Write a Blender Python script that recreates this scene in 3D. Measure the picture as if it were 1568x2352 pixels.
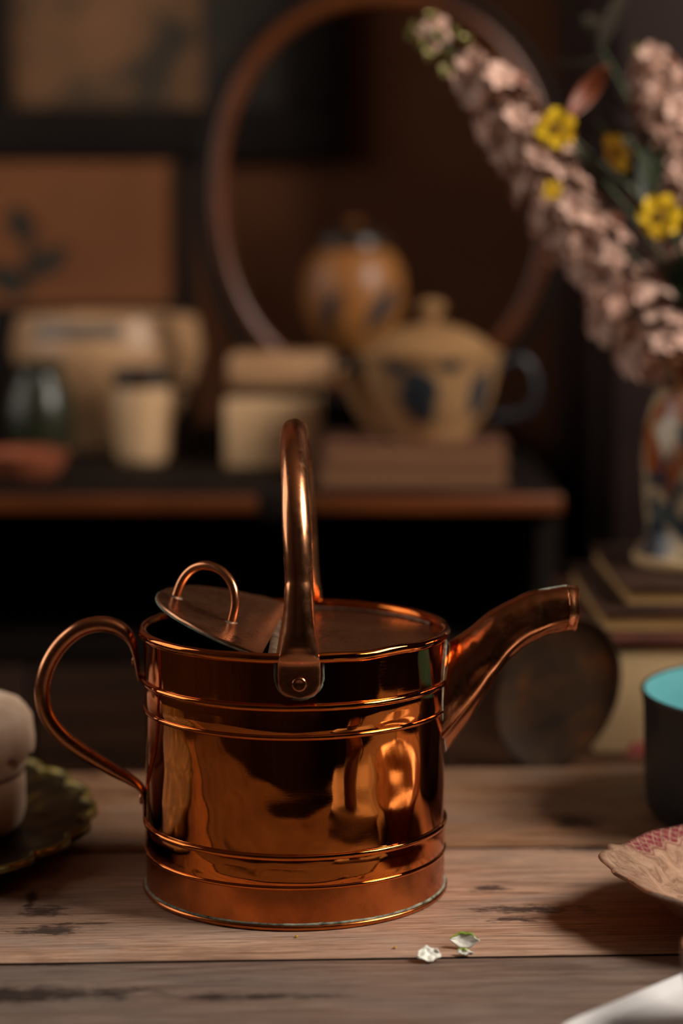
import bpy, bmesh, math, random
from mathutils import Vector, Matrix, noise

random.seed(7)
PI = math.pi
for o in list(bpy.data.objects):
    bpy.data.objects.remove(o)
scene = bpy.context.scene
COL = scene.collection

# ------------------------------------------------------------------ camera
F = 5100.0                      # focal length in pixels of the 1568 x 2352 frame
PITCH = math.radians(7.4)
CAM = Vector((0, 0, 0.392))
cam = bpy.data.cameras.new('camera')
cam_ob = bpy.data.objects.new('camera', cam)
COL.objects.link(cam_ob)
cam_ob.location = CAM
cam_ob.rotation_euler = (PI / 2 - PITCH, 0, 0)
cam.sensor_fit = 'HORIZONTAL'
cam.sensor_width = 24.0
cam.lens = F / 1568 * 24.0
cam.clip_start = 0.05
cam.clip_end = 50
cam.dof.use_dof = True
cam.dof.focus_distance = 1.25
cam.dof.aperture_fstop = 2.8
scene.camera = cam_ob

# ------------------------------------------------------------------ world and light
world = bpy.data.worlds.new('world')
scene.world = world
world.use_nodes = True
bg = world.node_tree.nodes['Background']
bg.inputs[0].default_value = (0.80, 0.88, 1.0, 1)
bg.inputs[1].default_value = 1.0

WIN = dict(x=1.40, y0=0.50, y1=1.50, z0=0.90, z1=1.90)
WIN2 = dict(x=-1.70, y0=1.15, y1=2.65, z0=0.25, z1=1.75)
key = bpy.data.lights.new('window_daylight', 'AREA')
key.shape = 'RECTANGLE'
key.size = WIN['y1'] - WIN['y0']
key.size_y = WIN['z1'] - WIN['z0']
key.energy = 104
key.color = (1.0, 0.90, 0.80)
key_ob = bpy.data.objects.new('window_daylight', key)
COL.objects.link(key_ob)
key_ob.location = (WIN['x'] + 0.14, (WIN['y0'] + WIN['y1']) / 2, (WIN['z0'] + WIN['z1']) / 2)
key_ob.rotation_euler = (0, PI / 2, 0)      # shines towards -x

fill = bpy.data.lights.new('far_window_daylight', 'AREA')
fill.shape = 'RECTANGLE'
fill.size = WIN2['y1'] - WIN2['y0']
fill.size_y = WIN2['z1'] - WIN2['z0']
fill.energy = 10.5
fill.color = (1.0, 0.82, 0.62)
fill_ob = bpy.data.objects.new('far_window_daylight', fill)
COL.objects.link(fill_ob)
fill_ob.location = (WIN2['x'] - 0.14, (WIN2['y0'] + WIN2['y1']) / 2, (WIN2['z0'] + WIN2['z1']) / 2)
fill_ob.rotation_euler = (0, -PI / 2, 0)      # shines towards +x

vs = scene.view_settings
vs.view_transform = 'Standard'
vs.look = 'None'
vs.exposure = 0.0
vs.gamma = 1.0
vs.use_curve_mapping = False

# ------------------------------------------------------------------ pixel -> place helpers
UP = Vector((0, math.sin(PITCH), math.cos(PITCH)))
FW = Vector((0, math.cos(PITCH), -math.sin(PITCH)))
def ray(u, v):
    return Vector(((u - 784) / F, 0, 0)) + UP * (-(v - 1176) / F) + FW
def at_y(u, v, Y):
    d = ray(u, v)
    return CAM + d * ((Y - CAM.y) / d.y)
def at_z(u, v, Z):
    d = ray(u, v)
    return CAM + d * ((Z - CAM.z) / d.z)
def at_plane(u, v, p, n):
    d = ray(u, v)
    return CAM + d * ((p - CAM).dot(n) / d.dot(n))

# ------------------------------------------------------------------ materials
def srgb(r, g, b):
    def f(c):
        c /= 255.0
        return c / 12.92 if c <= 0.04045 else ((c + 0.055) / 1.055) ** 2.4
    return (f(r), f(g), f(b), 1)

class NT:
    def __init__(s, name):
        s.m = bpy.data.materials.new(name)
        s.m.use_nodes = True
        s.t = s.m.node_tree
        s.b = s.t.nodes['Principled BSDF']
        s.tc = None
    def n(s, kind, **kw):
        nd = s.t.nodes.new(kind)
        for k, v in kw.items():
            setattr(nd, k, v)
        return nd
    def l(s, a, b):
        s.t.links.new(a, b)
    def coord(s, which='Object', scale=(1, 1, 1), loc=(0, 0, 0), rot=(0, 0, 0)):
        if s.tc is None:
            s.tc = s.n('ShaderNodeTexCoord')
        mp = s.n('ShaderNodeMapping')
        mp.inputs['Scale'].default_value = scale
        mp.inputs['Location'].default_value = loc
        mp.inputs['Rotation'].default_value = rot
        s.l(s.tc.outputs[which], mp.inputs['Vector'])
        return mp.outputs['Vector']
    def noise(s, vec, scale=5, detail=4, rough=0.55, dist=0.0):
        nd = s.n('ShaderNodeTexNoise')
        nd.inputs['Scale'].default_value = scale
        nd.inputs['Detail'].default_value = detail
        nd.inputs['Roughness'].default_value = rough
        nd.inputs['Distortion'].default_value = dist
        s.l(vec, nd.inputs['Vector'])
        return nd.outputs['Fac']
    def ramp(s, fac, stops, mode='LINEAR'):
        nd = s.n('ShaderNodeValToRGB')
        cr = nd.color_ramp
        cr.interpolation = mode
        while len(cr.elements) < len(stops):
            cr.elements.new(0.5)
        for e, (p, c) in zip(cr.elements, stops):
            e.position = p
            e.color = c if len(c) == 4 else (*c, 1)
        s.l(fac, nd.inputs['Fac'])
        return nd.outputs['Color']
    def gray(s, fac, p0, v0, p1, v1):
        return s.ramp(fac, [(p0, (v0, v0, v0, 1)), (p1, (v1, v1, v1, 1))])
    def mix(s, fac, a, b, mode='MIX'):
        nd = s.n('ShaderNodeMix', data_type='RGBA', blend_type=mode)
        for sock, val in ((nd.inputs[0], fac), (nd.inputs[6], a), (nd.inputs[7], b)):
            if hasattr(val, 'links'):
                s.l(val, sock)
            else:
                sock.default_value = val
        return nd.outputs[2]
    def math(s, op, a, b=None):
        nd = s.n('ShaderNodeMath', operation=op)
        for sock, val in ((nd.inputs[0], a), (nd.inputs[1], b)):
            if val is None:
                continue
            if hasattr(val, 'links'):
                s.l(val, sock)
            else:
                sock.default_value = val
        return nd.outputs[0]
    def bump(s, h, strength=0.3, dist=0.002):
        nd = s.n('ShaderNodeBump')
        nd.inputs['Strength'].default_value = strength
        nd.inputs['Distance'].default_value = dist
        s.l(h, nd.inputs['Height'])
        s.l(nd.outputs['Normal'], s.b.inputs['Normal'])
    def set(s, **kw):
        names = dict(color='Base Color', rough='Roughness', metal='Metallic', spec='Specular IOR Level',
                     coat='Coat Weight', trans='Transmission Weight', ior='IOR', sss='Subsurface Weight', coatr='Coat Roughness')
        for k, v in kw.items():
            i = s.b.inputs[names[k]]
            if hasattr(v, 'links'):
                s.l(v, i)
            else:
                i.default_value = v
        return s.m

def simple(name, c1, c2=None, scale=12, rough=0.6, metal=0.0, bump=0.0, spec=0.5, stretch=(1, 1, 1), bdist=0.001, coat=0.0):
    t = NT(name)
    if c2 is None:
        c2 = tuple(c * 0.78 for c in c1[:3]) + (1,)
    v = t.coord('Object', stretch)
    f = t.noise(v, scale, 5, 0.6)
    t.set(color=t.ramp(f, [(0.32, c2), (0.66, c1)]), rough=rough, metal=metal, spec=spec, coat=coat)
    if bump:
        t.bump(f, bump, bdist)
    return t.m

def copper(name, base, tarn, rough0, rough1, tarn_amt=0.5, scale=28, bump=0.0):
    t = NT(name)
    v = t.coord('Object')
    big = t.noise(v, scale, 6, 0.62, 0.4)
    fine = t.noise(v, scale * 9, 4, 0.6)
    vs_ = t.coord('Object', (1, 1, 9))
    scr = t.noise(vs_, 90, 3, 0.7, 1.5)
    spots = t.noise(t.coord('Object', loc=(3, 1, 7)), scale * 2.6, 5, 0.7, 0.8)
    c = t.mix(t.gray(big, 0.45, 0.0, 0.72, tarn_amt), base, tarn)
    c = t.mix(t.gray(spots, 0.66, 0.0, 0.76, 0.75), c, (tarn[0] * .35, tarn[1] * .35, tarn[2] * .35, 1))
    r = t.gray(t.math('ADD', t.math('MULTIPLY', big, 0.6), t.math('MULTIPLY', fine, 0.4)), 0.35, rough0, 0.7, rough1)
    t.set(color=c, rough=r, metal=1.0)
    h = t.math('ADD', t.math('MULTIPLY', fine, 0.3), t.math('MULTIPLY', scr, 0.2))
    if bump:
        t.bump(h, bump, 0.0006)
    return t.m

M = {}
M['copper'] = copper('polished_copper', (0.70, 0.205, 0.038, 1), (0.38, 0.10, 0.022, 1), 0.025, 0.075, 0.6, 24, 0.03)
M['copper_base'] = copper('tarnished_copper', (0.56, 0.17, 0.045, 1), (0.28, 0.078, 0.022, 1), 0.16, 0.34, 0.7, 34, 0.12)
M['copper_dull'] = copper('dull_copper', (0.46, 0.22, 0.115, 1), (0.27, 0.12, 0.06, 1), 0.24, 0.40, 0.8, 30, 0.12)
M['copper_spout'] = copper('dented_copper', (0.56, 0.22, 0.095, 1), (0.30, 0.11, 0.05, 1), 0.14, 0.30, 0.8, 36, 0.2)
M['copper_tube'] = copper('handled_copper', (0.66, 0.28, 0.13, 1), (0.40, 0.15, 0.065, 1), 0.17, 0.32, 0.6, 30, 0.10)
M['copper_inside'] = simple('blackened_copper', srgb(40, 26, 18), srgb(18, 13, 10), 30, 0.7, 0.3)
M['verdigris'] = simple('verdigris_solder', srgb(150, 156, 136), srgb(46, 46, 36), 130, 0.75, 0.0, 0.4)
M['solder'] = simple('grey_solder', srgb(140, 120, 100), srgb(80, 60, 46), 120, 0.45, 0.6, 0.2)

TROT = math.radians(2.5)
TY0, TY1 = 0.945, at_z(784, 1765, 0).y
def plank_material(name, tint, sat):
    t = NT(name)
    info = t.n('ShaderNodeObjectInfo')
    base = t.coord('Object')
    off = t.n('ShaderNodeVectorMath', operation='ADD')
    comb = t.n('ShaderNodeCombineXYZ')
    t.l(t.math('MULTIPLY', info.outputs['Random'], 7.0), comb.inputs[0])
    t.l(t.math('MULTIPLY', info.outputs['Random'], 3.0), comb.inputs[2])
    t.l(base, off.inputs[0]); t.l(comb.outputs[0], off.inputs[1])
    def st(scale):
        mp = t.n('ShaderNodeMapping')
        mp.inputs['Scale'].default_value = scale
        t.l(off.outputs[0], mp.inputs['Vector'])
        return mp.outputs['Vector']
    grain = t.noise(st((7, 230, 40)), 4, 6, 0.66, 0.7)
    band = t.noise(st((2.0, 26, 6)), 4, 6, 0.62, 1.4)
    blotch = t.noise(st((2.2, 6, 3)), 3.4, 5, 0.6, 0.5)
    fleck = t.noise(st((26, 170, 30)), 3, 4, 0.7, 0.6)
    c = t.ramp(band, [(0.30, srgb(118, 84, 60)), (0.5, srgb(158, 121, 94)), (0.72, srgb(178, 144, 118))])
    c = t.mix(t.gray(blotch, 0.44, 0.0, 0.68, 0.75), c, srgb(142, 124, 110))
    c = t.mix(t.gray(blotch, 0.30, 0.75, 0.42, 0.0), c, srgb(96, 62, 42))
    c = t.mix(t.gray(grain, 0.34, 0.85, 0.52, 0.0), c, srgb(74, 48, 34))
    c = t.mix(t.gray(fleck, 0.66, 0.0, 0.76, 0.8), c, srgb(58, 40, 30))
    # knots and cracks, at their places on the boards
    sep = t.n('ShaderNodeSeparateXYZ')
    t.l(base, sep.inputs[0])
    wob = t.noise(t.coord('Object'), 60, 4, 0.7)
    wob2 = t.math('SUBTRACT', wob, 0.5)
    dark = None
    for (u, v, rx, ry) in [(105, 2092, .017, .013), (100, 2137, .026, .010), (70, 2070, .004, .030), (90, 2215, .030, .003),
                           (60, 2285, .075, .014), (1215, 2088, .035, .010), (1320, 1885, .026, .017), (1120, 2040, .012, .008),
                           (1400, 1948, .05, .007), (1180, 2110, .02, .006), (560, 2290, .05, .006), (180, 2120, .02, .003)]:
        p = Matrix.Rotation(-TROT, 3, 'Z') @ (at_z(u, v, 0) - Vector((0, 1.26, 0))) + Vector((0, 1.26, 0))
        dx = t.math('MULTIPLY', t.math('SUBTRACT', sep.outputs[0], p.x), 1 / rx)
        dy = t.math('MULTIPLY', t.math('SUBTRACT', sep.outputs[1], p.y), 1 / ry)
        d = t.math('SQRT', t.math('ADD', t.math('MULTIPLY', dx, dx), t.math('MULTIPLY', dy, dy)))
        d = t.math('ADD', t.math('ADD', d, t.math('MULTIPLY', wob2, 2.2)), t.math('MULTIPLY', t.math('SUBTRACT', fleck, .5), 2.4))
        k = t.gray(d, 0.35, 0.9, 1.0, 0.0)
        dark = k if dark is None else t.math('MAXIMUM', dark, k)
    c = t.mix(dark, c, srgb(44, 31, 25))
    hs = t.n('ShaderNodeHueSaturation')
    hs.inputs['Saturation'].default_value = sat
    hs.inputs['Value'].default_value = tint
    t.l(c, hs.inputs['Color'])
    t.set(color=hs.outputs['Color'], rough=t.gray(band, 0.3, 0.5, 0.7, 0.7), spec=0.35)
    h = t.math('SUBTRACT', t.math('ADD', t.math('MULTIPLY', grain, 0.7), t.math('MULTIPLY', fleck, -0.25)), t.math('MULTIPLY', dark, 0.35))
    t.bump(h, 0.45, 0.0016)
    return t.m
M['joint'] = simple('dirt_filled_plank_edge', srgb(34, 24, 18), srgb(20, 14, 11), 60, .9, 0, .2, .1)
PLANKS = [plank_material('grey_weathered_vignetted_plank', .54, .72), plank_material('pale_weathered_plank', 1.22, .90), plank_material('brown_weathered_plank', .72, 1.12)]  # front tint also holds vignette darkening; grey, pale and brown are board tones
M['dark_wood'] = simple('dark_stained_wood', srgb(72, 44, 26), srgb(44, 26, 16), 4, 0.45, 0, 0.1, 0.5, (1.2, 14, 14))
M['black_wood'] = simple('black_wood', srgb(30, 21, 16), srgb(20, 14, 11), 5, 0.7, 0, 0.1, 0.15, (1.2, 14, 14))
M['edge_wood'] = simple('worn_wood_edge', srgb(120, 62, 24), srgb(80, 40, 16), 5, 0.4, 0, 0.1, 0.5, (1.2, 14, 14))
M['hoop_wood'] = simple('amber_wood', srgb(100, 50, 16), srgb(64, 31, 12), 9, 0.35, 0, 0.1)
M['wall'] = simple('brown_plaster', srgb(112, 66, 36), srgb(98, 56, 30), 6, 0.9, 0, 0.15)
M['wall_dark'] = simple('dark_panelling', srgb(58, 38, 28), srgb(42, 27, 20), 6, 0.8, 0, 0.1)
M['floor'] = simple('dark_floor_boards', srgb(66, 44, 30), srgb(44, 29, 20), 5, 0.6, 0, 0.2, 0.4, (1, 10, 1))
M['ceiling'] = simple('smoky_ceiling', srgb(92, 74, 58), srgb(80, 62, 48), 5, 0.9)
M['win_frame'] = simple('painted_window_wood', srgb(150, 130, 105), srgb(120, 100, 80), 10, 0.5)

# ------------------------------------------------------------------ mesh helpers
def link(name, me, mat, parent=None, loc=None):
    o = bpy.data.objects.new(name, me)
    COL.objects.link(o)
    if mat is not None and not me.materials:
        me.materials.append(mat)
    if parent is not None:
        o.parent = parent
    if loc is not None:
        o.location = loc
    return o

def mesh_of(name, verts, faces, smooth=True, sharp=40):
    me = bpy.data.meshes.new(name)
    me.from_pydata([tuple(v) for v in verts], [], faces)
    bm = bmesh.new(); bm.from_mesh(me)
    bmesh.ops.remove_doubles(bm, verts=bm.verts, dist=1e-7)
    bmesh.ops.recalc_face_normals(bm, faces=bm.faces)
    bm.to_mesh(me); bm.free()
    if smooth:
        me.polygons.foreach_set('use_smooth', [True] * len(me.polygons))
        if sharp:
            me.set_sharp_from_angle(angle=math.radians(sharp))
    me.update()
    return me

def obj(name, verts, faces, mat, parent=None, loc=None, smooth=True, sharp=40):
    return link(name, mesh_of(name, verts, faces, smooth, sharp), mat, parent, loc)

def thing(name, label, cat, loc=(0, 0, 0), rotz=0.0, group=None):
    o = bpy.data.objects.new(name, None)
    COL.objects.link(o)
    o.empty_display_size = 0.02
    o.location = loc
    o.rotation_euler = (0, 0, rotz)
    return tag(o, label, cat, group)

def tag(o, label, cat, group=None):
    o['label'] = label
    o['category'] = cat
    if group:
        o['group'] = group
    return o

def struct(o, label=None):
    o['kind'] = 'structure'
    if label:
        o['label'] = label
    return o

def lathe(profile, segs=64, rfun=None, closed=False, a0=0.0, a1=2 * PI):
    """profile: list of (r, z). rfun(r, z, ang) -> (r, z)."""
    full = abs((a1 - a0) - 2 * PI) < 1e-6
    n = segs if full else segs + 1
    V, Fc = [], []
    for (r, z) in profile:
        for i in range(n):
            a = a0 + (a1 - a0) * i / segs
            rr, zz = (r, z) if rfun is None else rfun(r, z, a)
            V.append((rr * math.cos(a), rr * math.sin(a), zz))
    m = len(profile)
    rows = m if closed else m - 1
    for j in range(rows):
        j2 = (j + 1) % m
        for i in range(segs):
            i2 = (i + 1) % n
            Fc.append((j * n + i, j * n + i2, j2 * n + i2, j2 * n + i))
    return V, Fc

def sweep(path, ra, rb, binormal, segs=20, shape=None, cap=True, loop=False):
    """tube along path; ra = radius in the plane of the path, rb = radius along binormal."""
    B = Vector(binormal).normalized()
    n = len(path)
    V, Fc = [], []
    for k in range(n):
        if loop:
            t = (path[(k + 1) % n] - path[k - 1]).normalized()
        else:
            t = (path[min(k + 1, n - 1)] - path[max(k - 1, 0)]).normalized()
        b = (B - t * B.dot(t)).normalized()
        nn = b.cross(t).normalized()
        for i in range(segs):
            a = 2 * PI * i / segs
            s = 1.0 if shape is None else shape(a, k / (n - 1))
            V.append(path[k] + nn * (ra[k] * math.cos(a) * s) + b * (rb[k] * math.sin(a) * s))
    for k in range(n if loop else n - 1):
        k2 = (k + 1) % n
        for i in range(segs):
            i2 = (i + 1) % segs
            Fc.append((k * segs + i, k * segs + i2, k2 * segs + i2, k2 * segs + i))
    if cap and not loop:
        Fc.append(tuple(range(segs)))
        Fc.append(tuple((n - 1) * segs + i for i in reversed(range(segs))))
    return V, Fc

def catmull(pts, sub=6, vals=None):
    P = [Vector(p) for p in pts]
    out, ov = [], []
    for i in range(len(P) - 1):
        p0 = P[max(i - 1, 0)]; p1 = P[i]; p2 = P[i + 1]; p3 = P[min(i + 2, len(P) - 1)]
        for s in range(sub):
            t = s / sub
            out.append(0.5 * ((2 * p1) + (p2 - p0) * t + (2 * p0 - 5 * p1 + 4 * p2 - p3) * t * t + (3 * p1 - p0 - 3 * p2 + p3) * t ** 3))
            if vals:
                ov.append([a + (b - a) * t for a, b in zip(vals[i], vals[i + 1])])
    out.append(P[-1])
    if vals:
        ov.append(list(vals[-1]))
        return out, ov
    return out

def boxm(name, x0, x1, y0, y1, z0, z1, bev=0.0, seg=2):
    bm = bmesh.new()
    bmesh.ops.create_cube(bm, size=1)
    for v in bm.verts:
        v.co = Vector(((x0 + x1) / 2 + v.co.x * (x1 - x0), (y0 + y1) / 2 + v.co.y * (y1 - y0), (z0 + z1) / 2 + v.co.z * (z1 - z0)))
    if bev:
        bmesh.ops.bevel(bm, geom=list(bm.edges), offset=bev, segments=seg, affect='EDGES', profile=0.5)
    me = bpy.data.meshes.new(name)
    bm.to_mesh(me); bm.free()
    if bev:
        me.polygons.foreach_set('use_smooth', [True] * len(me.polygons))
        me.set_sharp_from_angle(angle=math.radians(50))
    return me

def box(name, x0, x1, y0, y1, z0, z1, mat, parent=None, bev=0.0, loc=None):
    return link(name, boxm(name, x0, x1, y0, y1, z0, z1, bev), mat, parent, loc)

def nz(x, y, z, s=1.0):
    return noise.noise(Vector((x * s, y * s, z * s)))

# ------------------------------------------------------------------ room
RX0, RX1, RY0, RY1, RZ0, RZ1 = -1.7, 1.4, -1.6, 2.95, -0.76, 2.25
struct(box('floor', RX0 - .1, RX1 + .1, RY0 - .1, RY1 + .1, RZ0 - .1, RZ0, M['floor']))
struct(box('ceiling', RX0 - .1, RX1 + .1, RY0 - .1, RY1 + .1, RZ1, RZ1 + .1, M['ceiling']))
struct(box('wall_back', RX0 - .1, RX1 + .1, RY1, RY1 + .1, RZ0, RZ1, M['wall']))
struct(box('wall_front', RX0 - .1, RX1 + .1, RY0 - .1, RY0, RZ0, RZ1, M['wall_dark']))
# right wall with a window opening
def windowed_wall(name, xc, W):
    bm = bmesh.new()
    def add(y0, y1, z0, z1):
        r = bmesh.ops.create_cube(bm, size=1)
        for v in r['verts']:
            v.co = Vector((xc + v.co.x * .1, (y0 + y1) / 2 + v.co.y * (y1 - y0), (z0 + z1) / 2 + v.co.z * (z1 - z0)))
    add(RY0, W['y0'], RZ0, RZ1)
    add(W['y1'], RY1, RZ0, RZ1)
    add(W['y0'], W['y1'], RZ0, W['z0'])
    add(W['y0'], W['y1'], W['z1'], RZ1)
    me = bpy.data.meshes.new(name); bm.to_mesh(me); bm.free()
    return struct(link(name, me, M['wall_dark']))
windowed_wall('wall_right', RX1 + .05, WIN)
windowed_wall('wall_left', RX0 - .05, WIN2)
def window(name, xc, W):
    w = bpy.data.objects.new(name, None); COL.objects.link(w)
    w.location = (xc, (W['y0'] + W['y1']) / 2, W['z0'])
    struct(w)
    hy = (W['y1'] - W['y0']) / 2; H = W['z1'] - W['z0']
    for s in (-1, 1):
        y = s * (hy - .02)
        box('window_stile', -.03, .03, y - .02, y + .02, 0, H, M['win_frame'], w)
    for z in (.02, H - .02):
        box('window_rail', -.03, .03, -hy + .04, hy - .04, z - .02, z + .02, M['win_frame'], w)
    box('glazing_bar', -.015, .015, -.012, .012, .04, H - .04, M['win_frame'], w)
    box('glazing_bar', -.0149, .0149, -hy + .04, hy - .04, H / 2 - .012, H / 2 + .012, M['win_frame'], w)
window('window_1', RX1 + .05, WIN)
window('window_2', RX0 - .05, WIN2)

# ------------------------------------------------------------------ table
def table():
    t = thing('plank_table', 'weathered grey-brown plank table carrying the copper watering can', 'table', (0, 1.26, RZ0), TROT)
    T0 = -RZ0      # local height of the table top
    j1, j2 = at_z(784, 2203, 0).y, at_z(784, 1950, 0).y
    rows = [(TY0, j1 - .0012), (j1 + .0012, j2 - .0014), (j2 + .0014, TY1)]
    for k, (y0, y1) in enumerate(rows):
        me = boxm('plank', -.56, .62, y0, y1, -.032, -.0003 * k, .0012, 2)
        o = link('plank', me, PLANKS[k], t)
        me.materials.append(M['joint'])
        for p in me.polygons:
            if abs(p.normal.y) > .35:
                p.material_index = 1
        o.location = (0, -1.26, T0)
    for s in (-.60, .66):
        for yy in (TY0 + .07, TY1 - .07):
            box('leg', s * .86 - .03, s * .86 + .03, yy - 1.26 - .03, yy - 1.26 + .03, 0, T0 - .034, M['dark_wood'], t, .004)
    for yy in (TY0 + .07, TY1 - .07):
        box('apron', -.485, .535, yy - 1.26 - .012, yy - 1.26 + .012, T0 - .12, T0 - .0335, M['dark_wood'], t, .002)
    return t
table()

# ------------------------------------------------------------------ watering can
CX, CY = (677 - 784) / F * 1.315, 1.29
def watering_can():
    t = thing('watering_can', 'polished copper watering can with a tall bail handle and half-open lid', 'watering can', (CX, CY, 0))
    O = Vector((CX, CY, 0))
    R = 0.0888
    def dent(r, z, a):
        x, y = math.cos(a), math.sin(a)
        d = 0.00035 * nz(x * 2.2, y * 2.2, z * 28) + 0.00016 * nz(x * 6 + 5, y * 6, z * 70)
        # shallow knocks below the handle mount and by the spout
        def knock(a0, z0, sa, sz, amp):
            da = math.atan2(math.sin(a - a0), math.cos(a - a0))
            return amp * math.exp(-(da / sa) ** 2 - ((z - z0) / sz) ** 2)
        d += knock(-PI / 2 + .02, .133, .10, .006, .0007)
        d -= knock(-PI / 2 + .12, .127, .05, .004, .0006)
        d -= knock(-PI / 2 + .85, .113, .35, .008, .0006)
        d += knock(-PI / 2 + .55, .080, .30, .020, -.0007)
        d += knock(-PI / 2 - .55, .060, .40, .030, -.0005)
        return r + d, z
    # outer wall + inner wall, one shell
    prof = [(R + .0002, .0035)]
    for i in range(1, 60):
        prof.append((R, .0035 + (.1535 - .0035) * i / 60))
    prof += [(R, .1535), (R - .0012, .1535)]
    for i in range(1, 12):
        prof.append((R - .0012, .1535 - (.1535 - .004) * i / 12))
    prof += [(R - .0012, .004), (0.0005, .004)]
    V, Fc = lathe(prof, 180, dent)
    body = obj('body', V, Fc, M['copper'], t)
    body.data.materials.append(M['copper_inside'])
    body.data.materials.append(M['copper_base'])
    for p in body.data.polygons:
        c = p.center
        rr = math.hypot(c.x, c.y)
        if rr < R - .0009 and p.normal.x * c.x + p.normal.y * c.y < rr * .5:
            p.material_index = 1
        elif c.z < .026:
            p.material_index = 2
    # raised bands, each with a rounded bead at its upper and lower edge
    def band(name, z0, z1, top=.0019, bot=.0011, mat='copper'):
        pr = [(R - .0003, z0 - .0022)]
        for k in range(9):
            a = -PI / 2 + PI * k / 8
            pr.append((R + .0001 + bot * math.cos(a) * 1.0, z0 + bot * 1.2 * math.sin(a)))
        for k in range(1, 6):
            pr.append((R + .0005, z0 + .0018 + (z1 - z0 - .0045) * k / 6))
        for k in range(11):
            a = -PI / 2 + PI * k / 10
            pr.append((R + .0002 + top * math.cos(a), z1 + top * 1.05 * math.sin(a)))
        pr.append((R - .0003, z1 + .0028))
        V, Fc = lathe(pr, 180, dent)
        return obj(name, V, Fc, M[mat], t, sharp=75)
    band('upper_band', .1100, .1268)
    band('lower_band', .0243, .0418, .0017, .0010)
    # folded foot rim with pale solder line
    pr = [(R - .004, 0.0), (R + .0012, 0.0), (R + .0019, .0006), (R + .0020, .0018), (R + .0016, .0028), (R + .0006, .0032), (R - .001, .0032), (R - .004, .0030)]
    V, Fc = lathe(pr, 160)
    obj('foot_rim', V, Fc, M['copper_base'], t, sharp=70)
    pr = [(R + .0011, .0031), (R + .0010, .0036), (R + .0003, .0040), (R - .0003, .0042), (R - .0003, .003)]
    V, Fc = lathe(pr, 200, lambda r, z, a: (r + .0003 * nz(math.cos(a) * 14, math.sin(a) * 14, 1), z + .0003 * nz(math.cos(a) * 18, math.sin(a) * 18, 4)))
    obj('solder_line', V, Fc, M['verdigris'], t)
    # rolled top rim with a knock on the right front
    def rimf(r, z, a):
        da = a - (-PI / 2 + .72)
        da = math.atan2(math.sin(da), math.cos(da))
        k = math.exp(-(da / .13) ** 2)
        k2 = math.exp(-((da + .26) / .10) ** 2)
        return r + .0003 * nz(math.cos(a) * 4, math.sin(a) * 4, 2) - .0004 * k, z + .0008 * k - .0006 * k2 + .0003 * nz(math.cos(a) * 5, math.sin(a) * 5, 9)
    pr = [(R + .0004 + .0026 * math.cos(b), .1548 + .0029 * math.sin(b)) for b in [2 * PI * k / 16 for k in range(16)]]
    V, Fc = lathe(pr, 200, rimf, closed=True)
    obj('top_rim', V, Fc, M['copper'], t, sharp=80)
    # fixed half cover (right of the hinge)
    HX = -0.011                                     # hinge line x (local)
    RC = R - .0013
    zc = .1515
    V, Fc = [], []
    a_h = math.acos(HX / RC)
    N = 60
    ring = [(RC * math.cos(-a_h + 2 * a_h * i / N), RC * math.sin(-a_h + 2 * a_h * i / N)) for i in range(N + 1)]
    cxm = .03
    for f in (1.0, .965, .93, .7, .35, 0.0):
        for (x, y) in ring:
            xx = cxm + (x - cxm) * f; yy = y * f
            V.append((xx, yy, zc + (.0016 if f > .98 else 0.0) + .0004 * nz(xx * 30, yy * 30, 2)))
    n = N + 1
    for j in range(5):
        for i in range(N):
            Fc.append((j * n + i, j * n + i + 1, (j + 1) * n + i + 1, (j + 1) * n + i))
        Fc.append((j * n + N, j * n, (j + 1) * n, (j + 1) * n + N))
    cover = obj('fixed_cover', V, Fc, M['copper_dull'], t)
    md = cover.modifiers.new('thickness', 'SOLIDIFY'); md.thickness = .0009; md.offset = -1
    # solder fillet at the back of the cover
    pth = [Vector((RC * .985 * math.cos(a), RC * .985 * math.sin(a), zc + .0012)) for a in [math.radians(20 + 72 * i / 40) for i in range(41)]]
    rr = [.0007 + .0004 * nz(i * .4, 0, 0) for i in range(41)]
    V, Fc = sweep(pth, rr, rr, (0, 0, 1), 8)
    obj('solder_fillet', V, Fc, M['solder'], cover)
    # hinged lid, tilted up
    tilt = math.radians(16.5)
    RL = .0835
    a_l = math.acos(HX / RL)
    N = 56
    ringl = [(RL * math.cos(a_l + (2 * PI - 2 * a_l) * i / N), RL * math.sin(a_l + (2 * PI - 2 * a_l) * i / N)) for i in range(N + 1)]
    V, Fc = [], []
    fr = [1.0, .985, .95, .9, .75, .5, .25, 0.0]
    c0 = (HX - .02, 0)
    for f in fr:
        for (x, y) in ringl:
            xx = c0[0] + (x - c0[0]) * f; yy = c0[1] + (y - c0[1]) * f
            zz = .0010 * nz(xx * 28 + 3, yy * 28, 1) + .0004 * nz(xx * 80, yy * 80, 7) + (-.0012 if f > .99 else 0) + .0006 * math.exp(-((xx - HX + .016) / .006) ** 2)
            V.append((xx - HX, yy, zz))
    n = N + 1
    for j in range(len(fr) - 1):
        for i in range(N):
            Fc.append((j * n + i, j * n + i + 1, (j + 1) * n + i + 1, (j + 1) * n + i))
        Fc.append((j * n + N, j * n, (j + 1) * n, (j + 1) * n + N))
    lid = obj('lid', V, Fc, M['copper_dull'], t, loc=(HX, 0, .1555))
    lid.rotation_euler = (0, tilt, math.radians(-4))
    md = lid.modifiers.new('thickness', 'SOLIDIFY'); md.thickness = .001; md.offset = 0
    # verdigris edge of the lid
    pth = [Vector((x - HX, y, -.0014 + .0008 * nz(x * 28 + 3, y * 28, 1))) for (x, y) in ringl]
    rr = [.00075] * len(pth)
    V, Fc = sweep(pth, rr, rr, (0, 0, 1), 8)
    obj('lid_edge', V, Fc, M['verdigris'], lid)
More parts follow.
